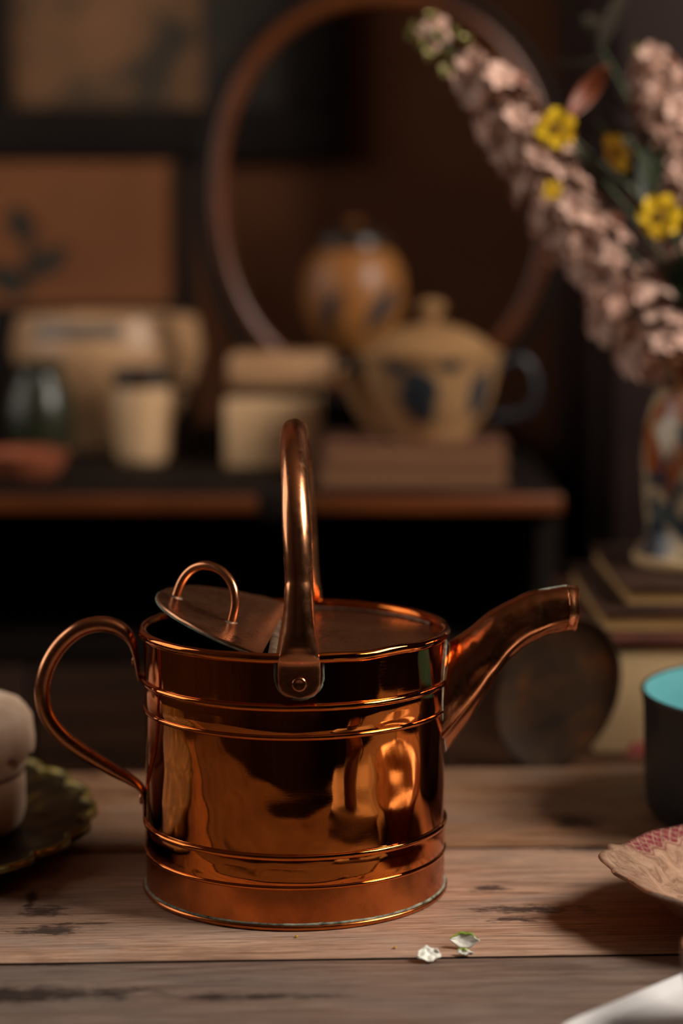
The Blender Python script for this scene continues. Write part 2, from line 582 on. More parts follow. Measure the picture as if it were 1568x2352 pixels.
    # wire loop: feet found where the photograph's feet meet the lid plane
    Ml = Matrix.Translation(Vector((CX + HX, CY, .1555))) @ Matrix.Rotation(math.radians(-4), 4, 'Z') @ Matrix.Rotation(tilt, 4, 'Y')
    Mi = Ml.inverted()
    nrm = (Ml.to_3x3() @ Vector((0, 0, 1))).normalized()
    p0 = Ml @ Vector((0, 0, 0))
    fa = Mi @ at_plane(403, 1373, p0, nrm)
    fb = Mi @ at_plane(531, 1431, p0, nrm)
    mid = (fa + fb) / 2; half = (fb - fa) / 2; h = .0264
    bn = half.cross(Vector((0, 0, 1))).normalized()
    pts = [fa + Vector((0, 0, -.002))]
    for i in range(25):
        a = PI - PI * i / 24
        hh = math.sin(a) ** .62 if 0 < a < PI and math.sin(a) > 0 else 0
        pts.append(mid + half * (math.cos(a) * (1 - .10 * math.sin(a))) + Vector((0, 0, h * hh)))
    pts.append(fb + Vector((0, 0, -.002)))
    pts = catmull(pts, 3)
    rr = [.0026 + .0002 * nz(k * .11, 1, 1) for k in range(len(pts))]
    V, Fc = sweep(pts, rr, rr, bn, 14)
    obj('lid_loop', V, Fc, M['copper_tube'], lid)
    for fpt in (fa, fb):
        V, Fc = lathe([(.0052, -.0002), (.0046, .0005), (.0034, .0011), (.0026, .0013)], 18, lambda r, z, a: (r * (1 + .25 * nz(math.cos(a) * 2, math.sin(a) * 2, fpt.x * 90)), z))
        obj('solder_blob', V, Fc, M['solder'], lid, loc=fpt)
    # hinge strip across the top
    pth = [Vector((HX, -.080 + .160 * i / 30, .1546 + .0004 * nz(i * .5, 0, 3))) for i in range(31)]
    ra = [.0014] * 31; rb = [.0024] * 31
    V, Fc = sweep(pth, ra, rb, (1, 0, 0), 10)
    obj('hinge', V, Fc, M['solder'], t)

    # ---- bail handle: from the front tab over the top to the back tab
    bx = -.0 + .0008
    pts, vals = [], []
    def add(y, z, a, b, dx=0.0):
        pts.append(Vector((bx + .0035 + dx, y, z))); vals.append((a, b))
    yf = R + .0020
    for (z, b) in [(.1330, .0005), (.1334, .0050), (.1345, .0082), (.1365, .0104), (.1400, .0117), (.1460, .0118), (.1520, .0116)]:
        add(-yf - (.0006 if z > .15 else 0), z, .0014, b)
    add(-yf - .0020, .1560, .0024, .0112)
    add(-yf - .0010, .1610, .0050, .0103)
    add(-yf + .0005, .1680, .0070, .0095)
    add(-yf + .0020, .1780, .0078, .0087)
    add(-yf + .0040, .1920, .0079, .0081)
    cy, cz, AY, AZ = 0.0, .1980, R - .0035, .0735
    for i in range(0, 19):
        a = PI - PI * i / 18
        add(cy + AY * math.cos(a), cz + AZ * math.sin(a) ** .92 if math.sin(a) > 1e-6 else cz, .0078, .0079, -.0042 * max(0, math.sin(a)))
    back = [(yf - .0040, .1920, .0079, .0081), (yf - .0020, .1780, .0078, .0087), (yf - .0005, .1680, .0070, .0095), (yf + .0010, .1610, .0050, .0103), (yf + .0020, .1560, .0024, .0112),
            (yf, .1520, .0014, .0116), (yf, .1460, .0014, .0118), (yf, .1400, .0014, .0117), (yf, .1365, .0014, .0104), (yf, .1345, .0014, .0082), (yf, .1334, .0014, .0050), (yf, .1330, .0014, .0005)]
    for (y, z, a, b) in back:
        add(y, z, a, b)
    sp, sv = catmull(pts, 5, vals)
    ra = [v[0] * (1 + .04 * nz(k * .09, 3, 1)) for k, v in enumerate(sv)]
    rb = [v[1] * (1 + .03 * nz(k * .08, 7, 1)) for k, v in enumerate(sv)]
    V, Fc = sweep(sp, ra, rb, (1, 0, 0), 32)
    bail = obj('bail_handle', V, Fc, M['copper_tube'], t, sharp=60)
    def rivet(name, loc, nrm_, r, parent, mat='copper_tube'):
        V, Fc = lathe([(r * 1.0, 0), (r * 1.0, r * .22), (r * .92, r * .36), (r * .72, r * .42), (r * .55, r * .34), (0.00005, r * .32)], 24)
        o = obj(name, V, Fc, M[mat], parent, loc=loc, sharp=60)
        o.rotation_euler = Vector(nrm_).to_track_quat('Z', 'Y').to_euler()
        return o
    rivet('rivet', (bx + .0036, -yf - .0013, .1410), (0, -1, 0), .0041, bail)
    rivet('rivet', (bx + .0036, yf + .0013, .1410), (0, 1, 0), .0041, bail)
    # green-white solder outline round the front and back tabs
    for s in (-1, 1):
        pth = []
        for i in range(37):
            a = PI * i / 36
            x = bx + .0035 + .0131 * math.cos(a) + .0003 * nz(i * .6, s, 0)
            z = .1440 - .0122 * math.sin(a)
            pth.append((x, z))
        pth = [(bx + .0035 + .0131, .1520), (bx + .0035 + .0131, .1480)] + pth + [(bx + .0035 - .0131, .1480), (bx + .0035 - .0131, .1520)]
        P3 = [Vector((x, s * (math.sqrt((R + .0002) ** 2 - x * x)), z)) for x, z in pth]
        rr = [.0008 + .0005 * nz(i * .5, 2, s) for i in range(len(P3))]
        V, Fc = sweep(P3, [max(.0005, r) for r in rr], [.0007] * len(P3), (0, 1, 0), 8)
        obj('solder_seam', V, Fc, M['verdigris'], bail)

    # ---- side handle (left)
    hp = [(321, 1560, .0012, .0060), (317, 1535, .0014, .0075), (311, 1502, .0016, .0078), (303, 1474, .0026, .0072), (286, 1452, .0040, .0060), (258, 1437, .0046, .0052), (220, 1434, .0047, .0050),
          (180, 1447, .0047, .0050), (142, 1478, .0047, .0050), (114, 1520, .0047, .0050), (99, 1566, .0047, .0050), (98, 1606, .0047, .0050), (110, 1648, .0047, .0050),
          (138, 1686, .0047, .0050), (176, 1717, .0046, .0050), (218, 1744, .0044, .0050), (262, 1770, .0038, .0052), (300, 1791, .0030, .0058), (323, 1808, .0020, .0068), (331.5, 1828, .0014, .0078), (333.5, 1860, .0013, .0078), (334, 1886, .0011, .0055)]
    pp = [at_y(u, v, CY) - O for (u, v, a, b) in hp]
    sp, sv = catmull(pp, 5, [(a, b) for (_, _, a, b) in hp])
    V, Fc = sweep(sp, [v[0] for v in sv], [v[1] for v in sv], (0, 1, 0), 24)
    sh = obj('side_handle', V, Fc, M['copper_tube'], t, sharp=60)
    rivet('rivet', at_y(312, 1518, CY) - O + Vector((-.0012, 0, 0)), (-1, 0, .2), .0026, sh)
    rivet('rivet', at_y(330, 1834, CY) - O + Vector((-.0010, 0, 0)), (-1, 0, 0), .0034, sh)

    # ---- spout (right)
    up = [(1000, 1500), (1030, 1474), (1080, 1440), (1125, 1405), (1170, 1380), (1215, 1362), (1260, 1351), (1303, 1346)]
    lo = [(1000, 1752), (1028, 1718), (1078, 1652), (1122, 1583), (1160, 1526), (1205, 1482), (1255, 1459), (1307, 1447)]
    wd = [.0235, .0225, .0200, .0178, .0160, .0146, .0138, .0134]
    cen, vals = [], []
    for (a, b, w) in zip(up, lo, wd):
        pa, pb = at_y(*a, CY) - O, at_y(*b, CY) - O
        cen.append((pa + pb) / 2); vals.append(((pa - pb).length / 2, w, (pa - pb).x, (pa - pb).z))
    sc, sv = catmull(cen, 7, vals)
    V, Fc = [], []
    S = 56
    for k, c in enumerate(sc):
        a_, b_, dx, dz = sv[k]
        d = Vector((dx, 0, dz)).normalized()
        f = k / (len(sc) - 1)
        for i in range(S):
            th = 2 * PI * i / S
            s = 1.0
            # folded crease along the lower flank, hollow below it
            for th0 in (-.42, PI + .42):
                dd = math.atan2(math.sin(th - th0), math.cos(th - th0))
                low = dd if th0 < 0 else -dd
                s += .075 * math.exp(-(dd / .16) ** 2) - .085 * math.exp(-((low + .42) / .25) ** 2)
            p = c + d * (a_ * math.sin(th) * s) + Vector((0, 1, 0)) * (-b_ * math.cos(th) * s)
            q = .0009 * nz(p.x * 70, p.y * 70, p.z * 70) + .0003 * nz(p.x * 190, p.y * 190, p.z * 190)
            # two knocks
            w0 = at_y(1158, 1426, CY - .016) - O
            q -= .0012 * math.exp(-((p - w0).length / .0045) ** 2)
            w1 = at_y(1255, 1408, CY - .013) - O
            q -= .0016 * math.exp(-((p - w1).length / .006) ** 2)
            nn = (d * math.sin(th) + Vector((0, -1, 0)) * math.cos(th))
            V.append(p + nn * q)
    for k in range(len(sc) - 1):
        for i in range(S):
            i2 = (i + 1) % S
            Fc.append((k * S + i, k * S + i2, (k + 1) * S + i2, (k + 1) * S + i))
    spout = obj('spout', V, Fc, M['copper_spout'], t, sharp=65)
    md = spout.modifiers.new('thickness', 'SOLIDIFY'); md.thickness = .0008; md.offset = -1
    ax = (sc[-1] - sc[-4]).normalized()
    e = at_y(1305, 1397, CY) - O
    V, Fc = [], []
    prf = [(-.0012, 1.0), (-.0008, 1.07), (.0004, 1.075), (.0018, 1.05), (.0036, 1.02), (.0042, 1.05), (.0047, 1.05), (.0048, .98), (.0044, .95), (-.0012, .93)]
    dv = Vector((.06, 0, 1)).normalized(); axl = Vector((1, 0, -.04)).normalized()
    for (q, s) in prf:
        for i in range(48):
            th = 2 * PI * i / 48
            w = 1 + .02 * nz(math.cos(th) * 2, math.sin(th) * 2, q * 200)
            V.append(e + axl * (q + .0006 * nz(math.cos(th) * 1.5, math.sin(th) * 1.5, 4)) + dv * (.0129 * s * w * math.sin(th)) + Vector((0, -.0134 * s * w * math.cos(th), 0)))
    for j in range(len(prf)):
        j2 = (j + 1) % len(prf)
        for i in range(48):
            i2 = (i + 1) % 48
            Fc.append((j * 48 + i, j * 48 + i2, j2 * 48 + i2, j2 * 48 + i))
    obj('spout_lip', V, Fc, M['copper_tube'], spout, sharp=60)
    # solder seam where the spout meets the body
    c1, v1 = cen[1], vals[1]
    dtop = at_y(1030, 1472, CY) - O; dbot = at_y(1028, 1722, CY) - O
    zc_, zh = (dtop.z + dbot.z) / 2, (dtop.z - dbot.z) / 2
    pth = []
    for i in range(64):
        a = 2 * PI * i / 64
        y = .0232 * math.cos(a)
        pth.append(Vector((math.sqrt((R + .0004) ** 2 - y * y), y, zc_ + zh * math.sin(a))))
    rr = [.0007 + .0003 * nz(i * .35, 5, 5) for i in range(64)]
    V, Fc = sweep(pth, rr, [r * .8 for r in rr], (1, 0, 0), 8, loop=True)
    obj('solder_seam', V, Fc, M['verdigris'], spout)
    # thin bead of solder on the spout's upper seam near the lip
    p1 = [at_y(u, v, CY) - O for (u, v) in [(1222, 1361), (1250, 1354), (1280, 1349), (1301, 1346)]]
    p1 = catmull(p1, 5)
    V, Fc = sweep(p1, [.0008] * len(p1), [.0016] * len(p1), (0, 1, 0), 8)
    obj('solder_bead', V, Fc, M['verdigris'], spout)
watering_can()

# ------------------------------------------------------------------ scalloped tray and cream pot (left)
def brass_mat():
    t = NT('tarnished_brass')
    v = t.coord('Object')
    f = t.noise(v, 40, 6, 0.65, .4)
    c = t.ramp(f, [(.38, srgb(26, 22, 14)), (.56, srgb(54, 46, 24)), (.74, srgb(150, 130, 66))])
    t.set(color=c, rough=t.gray(f, .3, .55, .7, .28), metal=.85)
    t.bump(f, .2, .0006)
    return t.m
M['brass'] = brass_mat()
M['stone'] = simple('chalky_cream_glaze', srgb(196, 172, 150), srgb(168, 140, 116), 22, .62, 0, .15)
M['stone_band'] = simple('brown_band_glaze', srgb(86, 54, 38), srgb(60, 38, 28), 30, .6)
def tray():
    c = at_z(-516, 1890, .012)
    X, Y, Rr = c.x, c.y, .205
    t = thing('scalloped_tray', 'round tarnished brass tray with scalloped rim under the cream lidded pot', 'tray', (X, Y, 0))
    def sc(r, z, a):
        k = max(0.0, (r - .165) / .04)
        lob = abs(math.sin(a * 14)) ** .6
        return r - k * .009 * (1 - lob), z + k * .0008 * lob
    pr = [(.0005, .004), (.06, .004), (.12, .004), (.150, .0045), (.165, .006), (.180, .0105), (.192, .0135), (.2015, .0150), (.2050, .0143), (.2052, .0122),
          (.1995, .0085), (.188, .0040), (.170, .0012), (.150, 0.0), (.06, 0.0), (.0005, 0.0)]
    V, Fc = lathe(pr, 320, sc)
    obj('dish', V, Fc, M['brass'], t, sharp=80)
    def sc2(r, z, a):
        rr, zz = sc(.203, .0155, a)
        return rr + (r - .203), zz + (z - .0155)
    V, Fc = lathe([(.203 + .0022 * math.cos(b), .0148 + .0036 * math.sin(b)) for b in [2 * PI * k / 8 for k in range(8)]], 320, sc2, closed=True)
    M['brass_edge'] = simple('lit_brass_edge', srgb(150, 130, 62), srgb(88, 74, 34), 90, .35, .55, .2)  # gold edge brightened; the rim's lit highlight is put into its colour
    obj('beaded_edge', V, Fc, M['brass_edge'], t, sharp=80)
tray()
def cream_pot():
    X = at_z(65, 1893, .004).x - .060
    t = thing('lidded_pot', 'chalky cream lidded pot with wavy lid skirt and thin brown band', 'pot', (X, 1.395, .0042))
    def wob(r, z, a):
        return r * (1 + .012 * nz(math.cos(a) * 2, math.sin(a) * 2, z * 30)), z
    V, Fc = lathe([(.0004, 0), (.046, 0), (.0535, .0015), (.0578, .006), (.0596, .014), (.0600, .028), (.0600, .036), (.0592, .0375), (.0592, .0405), (.0602, .042), (.0604, .060), (.0560, .064), (.0540, .060), (.0535, .012), (.0004, .008)], 72, wob)
    obj('body', V, Fc, M['stone'], t)
    V, Fc = lathe([(.0590, .0378), (.0599, .0384), (.0599, .0398), (.0590, .0404)], 72, wob)
    obj('painted_band', V, Fc, M['stone_band'], t)
    def skirt(r, z, a):
        k = max(0, min(1, (r - .050) / .012))
        lob = abs(math.sin(a * 7 + .4))
        return r * (1 + .02 * k * lob + .012 * nz(math.cos(a) * 3, math.sin(a) * 3, z * 40)), z - (.006 * k * lob if z < .07 else 0) + .001 * nz(math.cos(a) * 4, math.sin(a) * 4, r * 60)
    V, Fc = lathe([(.0605, .056), (.0632, .0545), (.0648, .058), (.0652, .066), (.0640, .074), (.0605, .0800), (.0540, .0832), (.045, .0838), (.030, .0842), (.0004, .0845), (.0004, .0805), (.050, .0790), (.0590, .072)], 96, skirt)
    lid = obj('lid', V, Fc, M['stone'], t)
    V, Fc = lathe([(.012, .0843), (.0125, .087), (.0100, .091), (.0085, .094), (.0100, .098), (.0085, .103), (.0004, .1045)], 28)
    obj('knob', V, Fc, M['stone_band'], lid)
cream_pot()

# ------------------------------------------------------------------ enamel pan (right)
def enamel_pan():
    M['enamel_out'] = simple('black_enamel', srgb(22, 20, 20), srgb(16, 15, 15), 30, .38, 0, .05, .35)
    M['enamel_in'] = simple('turquoise_enamel', srgb(100, 166, 170), srgb(86, 150, 156), 14, .28, 0, .04)
    Y = 1.445
    zr = at_y(1478, 1590, Y).z
    X = at_y(1476, 1590, Y).x + .108
    t = thing('enamel_pan', 'black enamel pan with a turquoise inside standing behind the red-patterned dish', 'pan', (X, Y, 0))
    R = .108
    V, Fc = lathe([(.0004, 0), (.096, 0), (.101, .002), (.1035, .006), (R - .003, .02), (R - .0015, zr - .012), (R, zr - .002), (R + .0006, zr), (R - .0004, zr + .0014), (R - .002, zr + .0006)], 96)
    obj('outer_shell', V, Fc, M['enamel_out'], t)
    V, Fc = lathe([(R - .002, zr + .0006), (R - .003, zr - .003), (R - .0045, zr - .02), (R - .006, .02), (.099, .006), (.092, .003), (.0004, .003)], 96)
    obj('inner_lining', V, Fc, M['enamel_in'], t)
    # side loop handle, on the far side
    pts = [Vector((R - .002, -.03, zr - .018)), Vector((R + .020, -.026, zr - .015)), Vector((R + .028, 0, zr - .014)), Vector((R + .020, .026, zr - .015)), Vector((R - .002, .03, zr - .018))]
    pts = catmull(pts, 6)
    V, Fc = sweep(pts, [.004] * len(pts), [.004] * len(pts), (0, 0, 1), 12)
    obj('loop_handle', V, Fc, M['enamel_out'], t)
enamel_pan()

# ------------------------------------------------------------------ red transferware dish (right)
DC = at_z(1762, 1984, .034)
DL = DC.x - at_z(1388, 2000, .034).x
DA, DB = DL / 1.10, .092
def transfer_mat():
    t = NT('red_transferware_glaze')
    v = t.coord('Object')
    sep = t.n('ShaderNodeSeparateXYZ'); t.l(v, sep.inputs[0])
    x = t.math('MULTIPLY', sep.outputs[0], 1 / DA); y = t.math('MULTIPLY', sep.outputs[1], 1 / DB)
    r = t.math('SQRT', t.math('ADD', t.math('MULTIPLY', x, x), t.math('MULTIPLY', y, y)))
    ang = t.math('ARCTAN2', y, x)
    crz = t.noise(v, 90, 6, .7, 1.0)
    base = t.ramp(crz, [(.35, srgb(128, 98, 78)), (.55, srgb(172, 138, 114)), (.75, srgb(190, 158, 136))])
    sp = t.noise(t.coord('Object', loc=(4, 2, 1)), 260, 3, .7)
    base = t.mix(t.gray(sp, .66, 0, .76, .7), base, srgb(112, 84, 78))
    # lattice border: angular and radial waves, only on the far rim's printed zone
    w1 = t.math('SINE', t.math('ADD', t.math('MULTIPLY', ang, 34), t.math('MULTIPLY', r, 36)))
    w2 = t.math('SINE', t.math('SUBTRACT', t.math('MULTIPLY', ang, 34), t.math('MULTIPLY', r, 36)))
    lat = t.math('MINIMUM', t.math('ABSOLUTE', w1), t.math('ABSOLUTE', w2))
    lat = t.gray(lat, .12, 0.0, .26, 1.0)
    edge = t.math('ADD', r, t.math('MULTIPLY', t.math('SINE', t.math('MULTIPLY', ang, 34)), .022))
    zone = t.gray(edge, .86, 0.0, .875, 1.0)
    inner = t.gray(edge, .83, 0.0, .845, 1.0)
    line = t.math('SUBTRACT', inner, t.gray(edge, .845, 0, .86, 1))
    fl = t.noise(t.coord('Object', loc=(2, 7, 1)), 420, 2, .5)
    pr = t.math('MULTIPLY', zone, t.math('MULTIPLY', lat, t.gray(fl, .40, .55, .55, 1.0)))
    pr = t.math('MAXIMUM', pr, t.math('MULTIPLY', line, .7))
    # the end of the dish, by the tab, is left unprinted
    keep = t.math('MULTIPLY', t.gray(ang, .45, 0.0, .55, 1.0), t.gray(t.math('MULTIPLY', ang, .2), .2 * 2.70, 1.0, .2 * 2.78, 0.0))
    pr = t.math('MULTIPLY', pr, keep)
    c = t.mix(pr, base, srgb(122, 44, 58))
    t.set(color=c, rough=.16, spec=.55, coat=.3)
    t.bump(crz, .12, .0008)
    return t.m
M['transfer'] = transfer_mat()
def dish():
    c = DC
    t = thing('transferware_dish', 'old oval dish with a red lattice-printed rim and moulded tab end', 'dish', (c.x, c.y, 0), math.radians(-4))
    def shp(r, z, a):
        # r is 0..1; oval plan with lobed tab ends
        dl = math.atan2(math.sin(a - PI), math.cos(a - PI)); dr = math.atan2(math.sin(a), math.cos(a))
        tab = math.exp(-(dl / .20) ** 2) + math.exp(-(dr / .20) ** 2)
        tab2 = sum(math.exp(-((abs(d_) - .27) / .06) ** 2) for d_ in (dl, dr))
        k = max(0, (r - .80) / .2)
        base = 1.0 + .004 * k * math.sin(a * 14)
        ext = 1 + k * (.10 * tab + .05 * tab2)
        zz = z + k * (.0030 * tab + .0016 * tab2 * (1 if r < 1.0 else 1) + .0004 * nz(math.cos(a) * 6, math.sin(a) * 6, 3))
        zz += .0022 * k * math.sin(r * 40) * tab
        return r * base * ext, zz
    pr = [(.004, .010), (.30, .010), (.50, .0104), (.60, .012), (.68, .017), (.74, .022), (.80, .0262), (.86, .0290), (.92, .0312), (.97, .0330), (1.0, .0338), (1.012, .0325), (1.0, .0308), (.92, .0270), (.82, .0215), (.70, .0120),
          (.58, .0060), (.56, .0020), (.54, 0.0), (.50, 0.0), (.49, .004), (.30, .006), (.004, .006)]
    V, Fc = lathe(pr, 192, shp)
    V = [(x * DA, y * DB, z) for (x, y, z) in V]
    obj('dish_body', V, Fc, M['transfer'], t, sharp=80)
dish()

# ------------------------------------------------------------------ white tray and brown mug (near right corner)
def corner_tray():
    P1 = at_z(1285, 2352, .012); P2 = at_z(1568, 2235, .012)
    d = (P2 - P1); d.z = 0; d.normalize()
    n = Vector((d.y, -d.x, 0))
    ang = math.atan2(d.y, d.x)
    L, W = .165, .092
    c = P1 + d * (L / 2 - .008) + n * (W / 2)
    t = thing('white_serving_plate', 'white rectangular porcelain plate under the small brown cup', 'plate', (c.x, c.y, 0), ang)
    M['porcelain'] = simple('white_porcelain', srgb(204, 203, 203), srgb(196, 194, 193), 20, .22, 0, .03)
    def rr(r, z, a):
        # superellipse plan
        ca, sa = math.cos(a), math.sin(a)
        k = (abs(ca) ** 10 + abs(sa) ** 10) ** (-1 / 10)
        return r * k, z
    pr = [(.004, .0040), (.70, .0040), (.84, .0046), (.90, .0072), (.96, .0106), (1.0, .0120), (1.006, .0112), (1.0, .0098), (.93, .0062), (.84, .0012), (.80, 0), (.30, 0), (.004, 0)]
    V, Fc = lathe(pr, 160, rr)
    inset = .012
    V2 = []
    for (x, y, z) in V:
        V2.append((x * L / 2, y * W / 2, z))
    obj('plate_body', V2, Fc, M['porcelain'], t, sharp=80)
    mg = P1 + d * .118 + n * .050
    e = at_z(1572, 2290, .024)
    m = thing('brown_cup', 'small glossy brown cup standing on the white porcelain plate', 'cup', (e.x + .0285, e.y + .004, .0041), .4)
    M['mug'] = simple('brown_glaze', srgb(92, 46, 22), srgb(52, 26, 14), 16, .2, 0, .05)
    M['mug_in'] = simple('tan_glaze', srgb(186, 140, 96), srgb(160, 116, 76), 16, .3)
    V, Fc = lathe([(.0004, 0), (.018, 0), (.0205, .001), (.0235, .006), (.0270, .018), (.0292, .034), (.0300, .044), (.0295, .0450), (.0285, .0443)], 48)
    b = obj('bowl', V, Fc, M['mug'], m)
    V, Fc = lathe([(.0285, .0443), (.0278, .034), (.0255, .018), (.0215, .007), (.0004, .005)], 48)
    obj('lining', V, Fc, M['mug_in'], b)
    pts = catmull([Vector((.0285, 0, .038)), Vector((.038, 0, .039)), Vector((.044, 0, .031)), Vector((.041, 0, .020)), Vector((.034, 0, .014)), Vector((.0255, 0, .0135))], 6)
    V, Fc = sweep(pts, [.0026] * len(pts), [.004] * len(pts), (0, 1, 0), 12)
    obj('handle', V, Fc, M['mug'], m)
corner_tray()

# ------------------------------------------------------------------ fallen petals
def petals():
    M['petal'] = simple('white_petal', srgb(236, 236, 226), srgb(216, 216, 204), 200, .5, 0, .3)
    M['petal_green'] = simple('green_petal_edge', srgb(150, 168, 70), srgb(96, 124, 40), 200, .5)
    def petal(name, label, u, v, L, W, curl, rot, tilt, zoff, tipmat='petal_green', point=1.1, ends=.16, crumple=.0):
        p = at_z(u, v, 0)
        t = thing(name, label, 'petal', (p.x, p.y, zoff), rot)
        nu, nv = 14, 9
        V, Fc = [], []
        for i in range(nu + 1):
            s = i / nu
            w = W * math.sin(PI * min(1, .03 + .95 * s)) ** point * (1 + .30 * nz(s * 5, u * .1, 2))
            for j in range(nv + 1):
                q = j / nv * 2 - 1
                x = (s - .5) * L + .10 * L * nz(q * 2, s * 2, u * .1) * crumple
                y = q * w * .5
                z = curl * (q * q) * (w / W) + ends * L * (2 * s - 1) ** 2 + (.0007 + .0030 * crumple) * nz(s * 4 + u, q * 2.5, 1)
                V.append((x, y, z))
        for i in range(nu):
            for j in range(nv):
                a = i * (nv + 1) + j
                Fc.append((a, a + 1, a + nv + 2, a + nv + 1))
        R = Matrix.Rotation(tilt, 3, 'X')
        V = [R @ Vector(v_) for v_ in V]
        zm = min(v_.z for v_ in V)
        V = [v_ - Vector((0, 0, zm - .0005)) for v_ in V]
        o = obj('blade', V, Fc, M['petal'], t, sharp=0)
        md = o.modifiers.new('thickness', 'SOLIDIFY'); md.thickness = .0005
        if tipmat:
            E = [V[i * (nv + 1) + nv] for i in range(nu + 1)]
            E = catmull(E, 2)
            V2, F2 = sweep(E, [.0005 * (.4 + math.sin(PI * k / (len(E) - 1))) for k in range(len(E))], [.0009 * (.3 + math.sin(PI * k / (len(E) - 1))) for k in range(len(E))], (0, 1, .5), 8)
            obj('green_edge', V2, F2, M[tipmat], t)
        return t
    petal('petal', 'curled white petal with a pale green upper edge on the plank', 1068, 2176, .0165, .0085, .0012, .06 - .25, math.radians(55), 0.0)
    petal('petal', 'crumpled plain white petal lying across the plank joint', 983, 2207, .0130, .0100, .0026, .35, math.radians(34), 0.0, None, .6, .06, .45)
    petal('petal', 'tiny white petal scrap with a dark green end at the plank joint', 1068, 2195, .0085, .0042, .0014, -.3, math.radians(24), 0.0, 'petal_green', .9, .1, .4)
    for k, (u, v, lab) in enumerate([(907, 2178, 'tiny yellow pollen crumb on bare plank before the can'), (681, 2150, 'tiny yellow pollen crumb touching the can foot')]):
        p = at_z(u, v, 0)
        bm = bmesh.new(); bmesh.ops.create_icosphere(bm, subdivisions=2, radius=.0009)
        for w in bm.verts:
            w.co *= 1 + .5 * noise.noise(w.co * 1500 + Vector((k * 9, 0, 0)))
            w.co.z = w.co.z * .7 + .0006
        me = bpy.data.meshes.new('pollen_crumb'); bm.to_mesh(me); bm.free()
        if 'pollen' not in M:
            M['pollen'] = simple('yellow_pollen', srgb(214, 160, 24), srgb(150, 100, 14), 300, .7)
        tag(link('pollen_crumb', me, M['pollen'], None, (p.x, p.y - (.002 if k else 0), 0)), lab, 'crumb')
petals()

# ------------------------------------------------------------------ side cabinet behind the table, right
CT = -.010            # its top
def side_cabinet():
    t = thing('side_cabinet', 'dark wooden side cabinet behind the table under the cream box', 'cabinet', (.50, 1.92, RZ0))
    H = CT - RZ0
    box('top', -.42, .40, -.306, .20, H - .025, H, M['dark_wood'], t, .003)
    for s in (-1, 1):
        box('side_panel', s * .385 - .012 - .01, s * .385 + .012 - .01, -.29, .185, .0, H - .0255, M['dark_wood'], t, .002)
    box('back_panel', -.382, .362, .165, .180, .04, H - .026, M['dark_wood'], t)
    d = box('door', -.380, .360, -.292, -.272, .05, H - .035, M['dark_wood'], t, .002)
    V, Fc = lathe([(.0004, .024), (.010, .022), (.013, .016), (.009, .008), (.005, .0), (.0004, 0)], 20)
    o = obj('knob', V, Fc, M['brass'], d, loc=(-.33, -.292, H * .6)); o.rotation_euler = (PI / 2, 0, 0)
side_cabinet()

M['cream_paint'] = simple('cream_painted_card', srgb(220, 188, 140), srgb(202, 168, 122), 9, .7, 0, .05)
M['rose'] = simple('painted_rose', srgb(150, 70, 56), srgb(120, 50, 44), 60, .7)
M['pages'] = simple('aged_page_edges', srgb(198, 160, 104), srgb(160, 122, 74), 30, .85, 0, .2, .3, (1, 1, 30))
M['leather'] = simple('dark_leather_binding', srgb(62, 38, 24), srgb(40, 24, 16), 30, .55, 0, .1)
M['leather_red'] = simple('oxblood_cloth_binding', srgb(96, 46, 26), srgb(70, 32, 20), 30, .7, 0, .1)
BXY = 1.650
def cream_box():
    z1 = at_y(1450, 1484, BXY).z
    x0 = at_y(1352, 1600, BXY).x
    t = thing('cream_box', 'cream painted box with small rose motif beneath the stacked books', 'box', (x0 + .16, BXY + .14, CT + .0006))
    H = z1 - CT
    box('body', -.155, .155, -.137, .137, .0002, H, M['cream_paint'], t, .003)
    lid = box('lid', -.160, .160, -.142, .142, H - .001, H + .0075, M['leather_red'], t, .002)
    # painted rose, raised enamel petals on the front
    p = at_y(1470, 1738, BXY) - Vector((x0 + .16, BXY + .14, CT))
    for k in range(6):
        a = k * PI / 3
        V, Fc = lathe([(.0062, 0), (.0058, .0006), (.0035, .0011), (.0002, .0012)], 14)
        o = obj('painted_petal', V, Fc, M['rose'], t, loc=(p.x + .005 * math.cos(a) * (k > 0), -.1368, p.z + .005 * math.sin(a) * (k > 0)))
        o.rotation_euler = (PI / 2, 0, 0)
    return CT + H + .0075
zb = cream_box()
def book(name, label, corner, depth, width, z0, th, cover, rotz=0.0, Y=None):
    p = at_y(corner[0], corner[1], Y)
    t = thing(name, label, 'book', (p.x, Y, z0), rotz)
    e = .0022
    box('page_block', .004, width - .001, .004, depth - .004, e, th - e, M['pages'], t)
    box('cover_board', 0, width, 0, depth, .0002, e, M[cover], t, .0006)
    box('cover_board', 0, width, 0, depth, th - e, th, M[cover], t, .0006)
    box('spine', width - .001, width + .0015, 0, depth, .0002, th, M[cover], t, .0006)
    return z0 + th
z2 = book('stacked_book', 'large dark-bound book with cream page edges lying on the cream box', (1378, 1450), .25, .27, zb + .0003, .0165, 'leather', 0.0, BXY + .010)
z3 = book('stacked_book', 'upper dark-bound book with yellowed page edges lying under the vase', (1432, 1392), .235, .24, z2 + .0003, .0150, 'leather', 0.0, BXY + .030)

